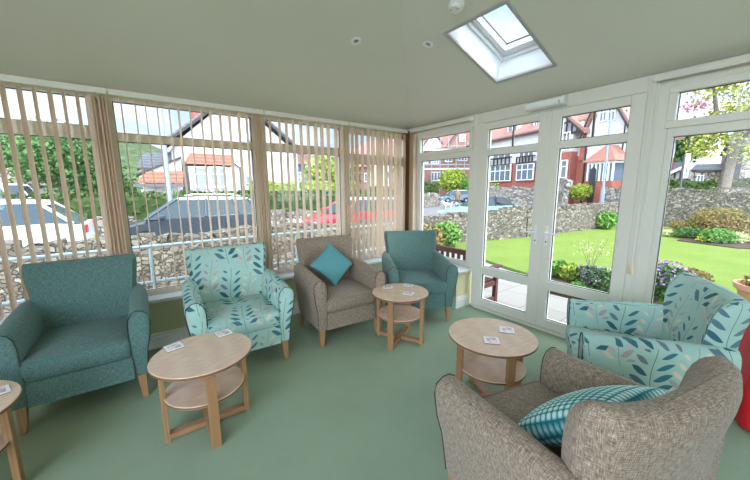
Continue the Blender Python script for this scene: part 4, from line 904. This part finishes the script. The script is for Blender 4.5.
# trees on the garden side
p = at(720, 190, 21.5)
dx_, dy_ = CR.x, CR.y
def cr(a, z, d=0): return (dx_ * a + CF.x * d, dy_ * a + CF.y * d, z)
tree('big spring tree with a thick pale trunk behind the end wall', (p.x, p.y, G), 3.6, .27, [(*cr(.1, 3.3, -.7), .9, .6, .8), (*cr(.5, 4.4, -.8), 1.0, .7, .8), (*cr(0.2, 4.6), 1.7, 1.6, 1.3), (*cr(-1.0, 3.6), 1.0, 1.0, .9), (*cr(1.5, 5.5), 1.7, 1.6, 1.7), (*cr(-.8, 6.3), 1.5, 1.3, 1.2), (*cr(2.4, 3.9), 1.0, 1.0, .9), (*cr(1.2, 7.8), 1.9, 1.6, 1.5), (*cr(3.4, 7), 1.8, 1.6, 1.7)], L_spring, 9500, .10, lean=(dx_ * .35, dy_ * .35),
     branches=([cr(.35, 3.5), cr(.8, 5.0), cr(1.2, 6.6), cr(1.3, 8.2)], [cr(.3, 3.4), cr(1.6, 4.9), cr(2.4, 6.4), cr(2.9, 8.0)], [cr(.3, 3.3), cr(-.6, 4.6), cr(-1.0, 6.0), cr(-1.2, 7.0)]))
shrub('ivy_clump', 'yellow-green ivy clump at the foot of the big tree trunk', (p.x + dx_ * -.75 - CF.x * .5, p.y + dy_ * -.75 - CF.y * .5, 1.0), (.45, .4, .5), L_bright, 420, .10)
crown_tree('dense dark green tree above the half-timbered garage', 674, 49, 8.6, 3.6, L_dark, 3600, .24, zb=3.4)
p = at(684, 190, 38); tree('pink blossoming tree top left of the big spring tree', (p.x, p.y, G), 7.5, .14, [(0, 0, 8.3, 1.6, 1.6, .6)], L_pink, 260, .14)
# person walking a dog on the road
def skin(name, edges, mat_, root, sub=1):
    """edges: list of chains [(x,y,z,r),...]; chains starting at an existing vertex share it"""
    bm = bmesh.new(); lay = bm.verts.layers.skin.verify(); V = {}
    def vtx(p):
        k = tuple(round(a, 4) for a in p[:3])
        if k not in V: v = bm.verts.new(p[:3]); v[lay].radius = (p[3], p[3]); V[k] = v; v[lay].use_root = len(V) == 1
        return V[k]
    for ch in edges:
        vs2 = [vtx(p) for p in ch]
        for a, b in zip(vs2, vs2[1:]): bm.edges.new((a, b))
    me = bpy.data.meshes.new(name); bm.to_mesh(me); bm.free(); me.materials.append(mat_); o = bpy.data.objects.new(name, me); C.objects.link(o); o.parent = root
    o.modifiers.new('skin', 'SKIN'); s = o.modifiers.new('sub', 'SUBSURF'); s.levels = sub; s.render_levels = sub
    return o
p = at(457.5, 190, 30); r = thing('person', 'person in a brown coat walking a black and white dog on the road', 'person', (p.x, p.y, ZR), R_(-36))
M_coat = mat('brown_coat', srgb(112, 96, 80), .9); M_skin = mat('skin', srgb(206, 160, 136), .6); M_trou = mat('maroon_trousers', srgb(112, 72, 72), .9); M_hair = mat('grey_hair', srgb(120, 96, 84), .9)
skin('body', [[(0, 0, .92, .14), (0, 0, 1.12, .14), (0, 0, 1.34, .15), (0, 0, 1.47, .07), (0, 0, 1.53, .06), (0, -.01, 1.62, .095), (0, 0, 1.70, .07)]] +
     [[(0, 0, .92, .14), (s * .10, 0, .84, .09), (s * .11, s * .06 - .02, .48, .06), (s * .11, s * .14, .08, .04), (s * .11, s * .14 - .13, .04, .035)] for s in (-1, 1)] +
     [[(0, 0, 1.34, .15), (s * .20, 0, 1.38, .065), (s * .27, .02, 1.10, .048), (s * .26, -.10, .88, .035), (s * .26, -.15, .80, .028)] for s in (-1, 1)], M_skin, r, 1)
bm = bmesh.new(); n = 16; rings(bm, [[(a * math.cos(2 * PI * k / n), b * math.sin(2 * PI * k / n), z) for k in range(n)] for z, a, b in ((.78, .20, .17), (.95, .20, .17), (1.15, .19, .165), (1.38, .235, .165), (1.46, .15, .11), (1.50, .085, .08))]); link('coat', bm, M_coat, r, smooth=True)
for s in (-1, 1):
    bm = bmesh.new(); tube(bm, [(s * .20, 0, 1.41), (s * .275, .02, 1.10), (s * .262, -.10, .88)], .085, 10, .055); link('sleeve', bm, M_coat, r, smooth=True)
    bm = bmesh.new(); tube(bm, [(s * .09, 0, .85), (s * .11, s * .06 - .02, .48), (s * .11, s * .14, .10)], .105, 10, .065); link('trouser_leg', bm, M_trou, r, smooth=True)
bm = bmesh.new(); bmesh.ops.create_icosphere(bm, subdivisions=2, radius=.105, matrix=Matrix.Translation((0, .02, 1.655)) @ Matrix.Diagonal((1, 1.05, .95, 1))); bmesh.ops.delete(bm, geom=[v for v in bm.verts if v.co.z < 1.62 and v.co.y < .0], context='VERTS'); link('hair', bm, M_hair, r, smooth=True)
p2 = at(448, 190, 29); r2 = thing('dog', 'black and white dog on the road beside the person in the brown coat', 'dog', (p2.x, p2.y, ZR), R_(150))
M_dog = mat('dog_coat', srgb(226, 224, 220), .9, fn=lambda t, b: t.put(b.inputs['Base Color'], t.ramp(t.noise(t.coord('Object'), 3.2, 1), [(.50, srgb(232, 230, 226)), (.53, srgb(40, 38, 38))])))
skin('body', [[(-.28, 0, .46, .10), (-.05, 0, .45, .105), (.22, 0, .44, .13), (.34, 0, .56, .085), (.42, 0, .68, .085), (.52, 0, .66, .05), (.58, 0, .645, .04)], [(-.28, 0, .46, .10), (-.42, 0, .55, .03), (-.52, 0, .68, .02)]] +
     [[(-.28, 0, .46, .10), (-.30, s * .09, .36, .075), (-.24, s * .10, .26, .04), (-.33, s * .10, .16, .026), (-.31, s * .10, .03, .026), (-.27, s * .10, .02, .024)] for s in (-1, 1)] +
     [[(.22, 0, .44, .13), (.24, s * .09, .32, .06), (.22, s * .09, .17, .03), (.23, s * .09, .03, .026), (.27, s * .09, .02, .024)] for s in (-1, 1)] +
     [[(.42, 0, .68, .085), (.41, s * .06, .76, .02), (.44, s * .08, .72, .012)] for s in (-1, 1)], M_dog, r2, 1)
r3 = thing('dog_lead', 'thin dark dog lead between the person and the dog', 'lead', (p.x, p.y, ZR), 0)
dd = Vector((p2.x - p.x, p2.y - p.y, 0)); bm = bmesh.new(); tube(bm, [(dd.x * .18, dd.y * .18, .80), (dd.x * .5, dd.y * .5, .60), (dd.x * .68, dd.y * .68, .66)], .012, 5); link('cord', bm, M_black, r3)
# ================================================================ FURNITURE
def boxuv(o, s=1.0):
    me = o.data; uv = me.uv_layers.new(name='UVMap')
    off = Vector((random.random(), random.random()))
    for p in me.polygons:
        n = p.normal; ax = max(range(3), key=lambda i: abs(n[i]))
        for li in p.loop_indices:
            c = me.vertices[me.loops[li].vertex_index].co
            uv.data[li].uv = {0: (c.y, c.z), 1: (c.x, c.z), 2: (c.x, c.y)}[ax]
    return o
def arc(a, b, n): return [a + (b - a) * i / n for i in range(n + 1)]
def rrect_ring(x0, x1, y0, y1, r, n=4):
    o = []
    for cx, cy, a in ((x1 - r, y1 - r, 0), (x0 + r, y1 - r, PI / 2), (x0 + r, y0 + r, PI), (x1 - r, y0 + r, 3 * PI / 2)):
        for i in range(n + 1): t = a + PI / 2 * i / n; o.append((cx + r * math.cos(t), cy + r * math.sin(t)))
    return o
def smooth01(t): t = max(0, min(1, t)); return t * t * (3 - 2 * t)
def make_armchair(name, label, fabric, pipe, loc, rz, group, back_h=.950):
    r = thing(name, label, 'armchair', loc, rz, group)
    # ---- backrest: curved in plan, wider towards the top, rounded top roll
    zs = [.17, .30, .42, .52, .62, .72, .80, .86, .90, .93, .948, .958, .964]
    def half(z): t = (z - .17) / .79; return .258 + .082 * max(0, t) ** 1.2
    def mid(z): t = (z - .40) / .56; return .27 + .095 * max(0, t) ** 1.1 + (-.01 if z < .4 else 0)
    N = 22; rs = []
    for z in zs:
        k = z * back_h / .965
        w = half(z); ymid = mid(z); th = .075
        e = 0
        if z > .86:
            q = (z - .86) / .106; e = 1 - math.sqrt(max(0, 1 - q * q)); 
        w2 = w - e * .028; th2 = th * (1 - e * .85); bow = .075 * smooth01((z - .35) / .5)
        front = []; back = []
        for i in range(N + 1):
            u = -1 + 2 * i / N; au = abs(u)
            edge = math.sqrt(max(0, 1 - max(0, (au - .90) / .10) ** 2)) if au > .90 else 1
            c = ymid + .012 - bow * au ** 2.4
            front.append((u * w2, c - th2 * (.15 + .85 * edge), k + .018 * (au ** 3 - .35) * smooth01((z - .6) / .35)))
            back.append((u * w2, c + th2 * .8 * (.15 + .85 * edge) - .0, k + .018 * (au ** 3 - .35) * smooth01((z - .6) / .35)))
        rs.append(front + back[::-1])
    bm = bmesh.new(); rings(bm, rs); o = link('backrest', bm, fabric, r, smooth=True, angle=70); boxuv(o)
    # ---- arms: lofted from front to back, flared outwards, front panel with piping
    for s in (-1, 1):
        def sect(y):
            t = (y + .335) / .62
            top = .660 + .04 * smooth01(t * 1.2)
            xi, xo = .256, .352; k = 1 - .25 * smooth01(t)
            pts = [(xi, .17), (xi, .36), (xi, .48), (xi + .002, top - .10), (xi + .010, top - .05), (xi + .030, top - .015), (xi + .058, top), (xi + .090, top - .006),
                   (xo + .028 * k, top - .035), (xo + .036 * k, top - .085), (xo + .024 * k, top - .20), (xo + .002, .36), (xo - .014, .17)]
            return [(s * x, y, z) for x, z in pts]
        ys = [-.335, -.328, -.31, -.25, -.12, 0, .10, .18, .26, .33]
        rs = [sect(y) for y in ys]
        # front edge leans back towards the foot, rear end tucks inwards to the backrest
        out = []
        for y, sec in zip(ys, rs):
            row = []
            for (x, yy, z) in sec:
                lean = .035 * (1 - smooth01((z - .15) / .4)) if y < -.2 else 0
                shr = 0
                if y == -.335: cx = s * .305; x = x + (cx - x) * .12; z = z if z < .2 else z - .008
                if y > .2: x -= s * .020 * (y - .2) / .13
                row.append((x, yy + lean, z))
            out.append(row)
        if s < 0: out = [q[::-1] for q in out]
        bm = bmesh.new(); rings(bm, out); o = link('arm', bm, fabric, r, smooth=True, angle=50); boxuv(o)
        # piping round the front panel
        pr = out[0] if s > 0 else out[0][::-1]
        pts = [Vector(p) + Vector((0, -.002, 0)) for p in out[1]]
        bm = bmesh.new(); tube(bm, [Vector((p.x, p.y - .006, p.z)) for p in pts], .0027, 6); link('piping', bm, pipe, o)
    # ---- seat rail, cushion, legs
    bm = bmesh.new(); rs = []
    for y, z0, z1, e in ((-.318, .185, .325, .262), (-.326, .17, .335, .262), (-.30, .165, .345, .262), (0, .165, .345, .262), (.30, .165, .345, .25)):
        rs.append([(-e, y, z0), (e, y, z0), (e, y, z1), (-e, y, z1)])
    rings(bm, rs); o = link('seat_rail', bm, fabric, r); boxuv(o)
    rs = []; X = .258
    for z, e, cr in ((.345, .012, 0), (.352, .002, 0), (.375, -.004, 0), (.44, -.006, 0), (.462, .0, 0), (.470, .012, 1), (.474, .05, 1), (.488, .14, 1)):
        rs.append([(x, y, z) for x, y in rrect_ring(-X + e, X - e, -.345 + e, .235 - e, .035, 4)])
    bm = bmesh.new(); rings(bm, rs); o = link('seat_cushion', bm, fabric, r, smooth=True, angle=60); boxuv(o)
    bm = bmesh.new()
    for z, e in ((.352, -.002), (.463, -.004)):
        ring = rrect_ring(-X + e + .004, X - e - .004, -.345 + e, .235, .035, 4); ring = [p for p in ring if p[1] < .0]
        ring.sort(key=lambda p: math.atan2(p[1] + .1, p[0]))
        tube(bm, [(x, y, z) for x, y in ring], .0042, 6)
    link('piping', bm, fabric, o)
    for sx in (-1, 1):
        for yy, dy in ((-.275, -.012), (.25, .05)):
            bm = bmesh.new(); rs = []
            for z, w in ((.172, .026), (.0, .017)):
                k = (0.172 - z) / .172; cx = sx * (.300 + .008 * k); cy_ = yy + dy * k
                rs.append([(cx + a * w, cy_ + b * w, z) for a, b in ((-1, -1), (1, -1), (1, 1), (-1, 1))])
            rings(bm, rs); link('leg', bm, M_oak, r, bevel=.003)
    return r
def place(leg, rz, lx=.30, ly=-.285):
    c, s = math.cos(rz), math.sin(rz); return (leg[0] - (c * lx - s * ly), leg[1] - (s * lx + c * ly), 0)
R = math.radians
G1 = 'upholstered armchairs round the room'
for lb, fab, pp, x, y, a, sx in (
    ('dark teal upholstered armchair at the left edge, back to the window blinds', M_teal, M_pipe_dark, -.403, 2.985, -1.1, 1.0),
    ('aqua leaf-patterned armchair against the blinds behind the round table', M_floral, M_pipe_dark, .606, 2.885, -2.9, 1.05),
    ('taupe tweed armchair by the window holding a plain teal cushion', M_taupe, M_pipe_brown, 1.589, 2.826, -4.6, 1.0),
    ('teal armchair in the corner in front of the brown post', M_teal, M_pipe_dark, 2.54, 2.642, -29.7, 1.0),
    ('aqua leaf-patterned armchair beside the garden doors at the right', M_floral, M_pipe_dark, 2.475, .552, 208.2, 1.0),
    ('taupe tweed armchair in the foreground with its back to the viewer', M_taupe, M_pipe_brown, 1.305, .482, 165.1, 1.03)):
    make_armchair('armchair', lb, fab, pp, (x, y, 0), R(a), G1).scale = (sx, 1, .95 if a > 90 else 1)
# ---- cushions
def pillow(name, label, m, size, thick, M, bubbles, amp):
    n = 72; bm = bmesh.new(); vs_ = {}
    for side in (1, -1):
        for i in range(n + 1):
            for j in range(n + 1):
                u, v = -1 + 2 * i / n, -1 + 2 * j / n
                if side < 0 and (i in (0, n) or j in (0, n)): vs_[(side, i, j)] = vs_[(1, i, j)]; continue
                p = ((1 - u ** 2) * (1 - v ** 2)) ** .42
                pin = 1 - .05 * (1 - abs(u)) * abs(v) ** 4 - .05 * (1 - abs(v)) * abs(u) ** 4
                h = thick / 2 * p + amp * abs(math.sin(u * bubbles * PI / 2)) * abs(math.sin(v * bubbles * PI / 2)) * min(1, p * 3)
                vs_[(side, i, j)] = bm.verts.new((u * size / 2 * (1 - .06 * (1 - v * v) * abs(u) ** 3), v * size / 2 * (1 - .06 * (1 - u * u) * abs(v) ** 3), side * h))
    for side in (1, -1):
        for i in range(n):
            for j in range(n): 
                q = [vs_[(side, i, j)], vs_[(side, i + 1, j)], vs_[(side, i + 1, j + 1)], vs_[(side, i, j + 1)]]
                try: bm.faces.new(q)
                except ValueError: pass
    o = link(name, bm, m, None, smooth=True, angle=None, label=label, cat='cushion'); o.matrix_world = M; return o
def bubble_mat(name, c1, c2, c3, size, bub):
    def fn(t, b):
        tcn = t.new('ShaderNodeTexCoord'); sp = t.new('ShaderNodeSeparateXYZ'); t.l.new(tcn.outputs['Object'], sp.inputs[0]); k = bub * PI / size
        a = t.m('ABSOLUTE', t.m('SINE', t.m('MULTIPLY', sp.outputs[0], k))); c = t.m('ABSOLUTE', t.m('SINE', t.m('MULTIPLY', sp.outputs[1], k)))
        t.put(b.inputs['Base Color'], t.ramp(t.m('MULTIPLY', a, c), [(.05, c1), (.35, c2), (.75, c3)]))
    return mat(name, rough=.85, spec=.15, fn=fn)
M_c1 = bubble_mat('teal_waffle_fabric', srgb(62, 116, 122), srgb(90, 150, 154), srgb(116, 174, 174), .345, 26)
M_c2 = bubble_mat('aqua_pom_fabric', srgb(40, 118, 128), srgb(136, 196, 196), srgb(206, 234, 228), .44, 17)
def cush_matrix(chair_loc, rz, local, tilt, spin, yaw=0):
    return Matrix.Translation(Vector(chair_loc)) @ Matrix.Rotation(rz, 4, 'Z') @ Matrix.Translation(Vector(local)) @ Matrix.Rotation(yaw, 4, 'Z') @ Matrix.Rotation(tilt, 4, 'X') @ Matrix.Rotation(spin, 4, 'Z')
pillow('cushion', 'teal waffle-textured square cushion set as a diamond on the taupe armchair by the window', M_c1, .345, .10, cush_matrix((1.589, 2.826, 0), R(-4.6), (-.02, .075, .69), R(63), R(45 - 5)), 26, .002)
pillow('cushion', 'aqua bobbly cushion propped in the foreground taupe armchair', M_c2, .45, .17, cush_matrix((1.305, .482, 0), R(165.1), (-.065, .045, .575), R(42), R(10)), 17, .004)
# ---- round two-tier tables
def make_table(label, x, y, rz, rad, h=.495):
    r = thing('side_table', label, 'table', (x, y, 0), rz, 'round two-tier oak tables')
    bm = bmesh.new(); lathe(bm, [(rad - .004, h - .022), (rad, h - .018), (rad, h - .004), (rad - .003, h)], 56)
    top = link('tabletop', bm, [M_top, M_edge], r, smooth=True, angle=30)
    for p in top.data.polygons:
        if abs(p.normal.z) < .5: p.material_index = 1
    bm = bmesh.new(); rs_ = rad * .80; lathe(bm, [(rs_ - .003, .262), (rs_, .266), (rs_, .278), (rs_ - .003, .282)], 48)
    sh = link('shelf', bm, [M_top, M_edge], r, smooth=True, angle=30)
    for p in sh.data.polygons:
        if abs(p.normal.z) < .5: p.material_index = 1
    for k in range(4):
        bm = bmesh.new(); B(bm, .212, .240, -.026, .026, 0, h - .0222); o = link('leg', bm, M_oak, r, bevel=.002, rot=(0, 0, k * PI / 2))
    bm = bmesh.new(); B(bm, -.212, .212, -.024, .024, .012, .046); link('stretcher', bm, M_oak_x, r, bevel=.002)
    bm = bmesh.new(); B(bm, -.024, .024, .0241, .212, .012, .046); B(bm, -.024, .024, -.212, -.0241, .012, .046); link('stretcher', bm, M_oak_y, r, bevel=.002)
    return r
make_table('round two-tier oak table in front of the leaf-patterned armchair by the blinds', .222, 2.095, 0, .280)
make_table('smallest-looking round oak table between the taupe and corner teal armchairs, with three coasters', 1.945, 2.235, R(27), .272)
make_table('round oak table in the middle of the carpet facing the garden doors', 1.84, 1.165, R(-25), .285)
make_table('round oak table cut off by the left edge of the photo', -.853, 2.187, 0, .285)
def coaster_mat(t, b):
    v = t.coord('Object', (1, 1, 1)); f = t.noise(v, 55, 3, .6); sp = t.new('ShaderNodeSeparateXYZ'); t.l.new(v, sp.inputs[0])
    r = t.m('MAXIMUM', t.m('ABSOLUTE', sp.outputs[0]), t.m('ABSOLUTE', sp.outputs[1])); inside = t.m('LESS_THAN', r, .034)
    c = t.ramp(f, [(.42, srgb(238, 236, 234)), (.52, srgb(226, 196, 196)), (.60, srgb(204, 150, 160)), (.66, srgb(170, 176, 190))])
    t.put(b.inputs['Base Color'], t.mix(inside, srgb(240, 239, 238), c))
M_coast = mat('printed_coaster', rough=.3, fn=coaster_mat)
def coaster(x, y, a, label, z=.4952):
    r = thing('coaster', label, 'coaster', (x, y, z), a, 'square drinks coasters')
    bm = bmesh.new(); B(bm, -.047, .047, -.047, .047, 0, .0035); link('cork_base', bm, M_edge, r)
    bm = bmesh.new(); B(bm, -.048, .048, -.048, .048, .0036, .0065); link('printed_face', bm, M_coast, r, bevel=.002)
for c in ((.085, 2.265, .2, 'coaster on the round table by the blinds, the left one of its pair'), (.378, 2.285, .15, 'coaster on the round table by the blinds, the right one of its pair'),
          (1.925, 2.400, .9, 'coaster at the far left rim of the table with three coasters'), (2.125, 2.315, .5, 'coaster at the far right rim of the table with three coasters'),
          (1.955, 2.13, .45, 'nearest coaster on the table with three coasters'), (1.755, 1.11, .75, 'nearer coaster on the table facing the garden doors'),
          (1.975, 1.135, .6, 'farther coaster on the table facing the garden doors'), (-.665, 2.26, .3, 'coaster on the table cut off at the left edge')): coaster(*c)
# ---- ceiling fittings, emergency light
def on_ceiling(x, y, plane):
    z = ceil_z(x, y); n = Vector((.327, 0, 1)).normalized() if plane == 'B' else Vector((0, .327, 1)).normalized()
    return Vector((x, y, z)) , (-n).to_track_quat('Z', 'Y').to_euler()
M_bulb = mat('lamp_reflector', (.35, .35, .34), .25, .8)
for x, y, pl_, lb in ((1.609, 2.435, 'A', 'recessed white ceiling spotlight nearer the blinds'), (2.142, 2.117, 'B', 'recessed white ceiling spotlight nearer the roof window')):
    p, e = on_ceiling(x, y, pl_); r = thing('ceiling_spotlight', lb, 'light', p, 0, 'recessed ceiling spotlights'); r.rotation_euler = e
    bm = bmesh.new(); lathe(bm, [(.026, .001), (.045, .001), (.045, .004), (.040, .007), (.028, .009), (.026, .004)], 28); link('bezel', bm, M_plastic, r, smooth=True)
    bm = bmesh.new(); lathe(bm, [(.0255, .001), (.0255, .003), (.012, .006), (.001, .006)], 20); link('bulb', bm, M_bulb, r, smooth=True)
p, e = on_ceiling(1.955, 1.655, 'B'); r = thing('smoke_detector', 'round white smoke detector on the ceiling left of the roof window', 'smoke detector', p); r.rotation_euler = e
bm = bmesh.new(); lathe(bm, [(.055, .001), (.055, .018), (.050, .022)], 28); link('mounting_base', bm, M_plastic, r, smooth=True)
bm = bmesh.new(); lathe(bm, [(.046, .0221), (.046, .035), (.036, .046), (.001, .048)], 28); link('sensor_head', bm, M_plastic, r, smooth=True)
bm = bmesh.new(); lathe(bm, [(.004, .046), (.004, .0490), (.001, .0492)], 8, (.02, .0, 0)); lathe(bm, [(.005, .0435), (.005, .0475), (.001, .0476)], 8, (-.025, .018, 0)); link('indicator', bm, M_darkgrey, r)
r = thing('emergency_light', 'white bulkhead emergency light mounted above the garden doors', 'light', (3.245, 1.61, 2.27), 0)
bm = bmesh.new(); B(bm, -.012, .025, -.185, .185, -.04, .045); link('back_box', bm, M_plastic, r, bevel=.005)
bm = bmesh.new(); rings(bm, [[(-.0125, y, -.038), (-.055, y, -.030), (-.066, y, -.008), (-.060, y, .025), (-.0125, y, .043)] for y in (-.165, .178)]); link('diffuser', bm, M_clearpl, r, smooth=True, bevel=.004)
bm = bmesh.new(); rings(bm, [[(-.0125, y, -.042), (-.060, y, -.034), (-.071, y, -.008), (-.064, y, .029), (-.0125, y, .047)] for y in (-.190, -.1652)]); link('end_cap', bm, M_plastic, r, bevel=.003)
bm = bmesh.new(); B(bm, -.0705, -.0665, -.150, -.143, -.026, .0); link('indicator', bm, M_green, r)
# ---- red bag beside the right-hand armchair
M_red = mat('red_fabric', srgb(214, 24, 34), .55, fn=vary(srgb(196, 14, 26), 8, .2, 90))

r = thing('bag', 'bright red bag standing on the carpet behind the right-hand leaf-patterned armchair', 'bag', (3.03, .03, 0), R(20))
bm = bmesh.new(); rings(bm, [[(x, y, z) for x, y in rrect_ring(-a, a, -b, b, .05, 5)] for z, a, b in ((0, .17, .09), (.02, .19, .11), (.25, .21, .125), (.50, .20, .10), (.66, .185, .05), (.70, .18, .025))]); link('bag_body', bm, M_red, r, smooth=True)
for s in (-1, 1):
    bm = bmesh.new(); tube(bm, [(-.09, s * .03, .66), (-.085, s * .035, .76), (-.04, s * .03, .81), (.04, s * .03, .81), (.085, s * .035, .76), (.09, s * .03, .66)], .010, 8); link('handle', bm, M_red, r, smooth=True)
bm = bmesh.new(); B(bm, -.10, -.02, -.128, -.122, .36, .42); link('tag', bm, M_plastic, r)
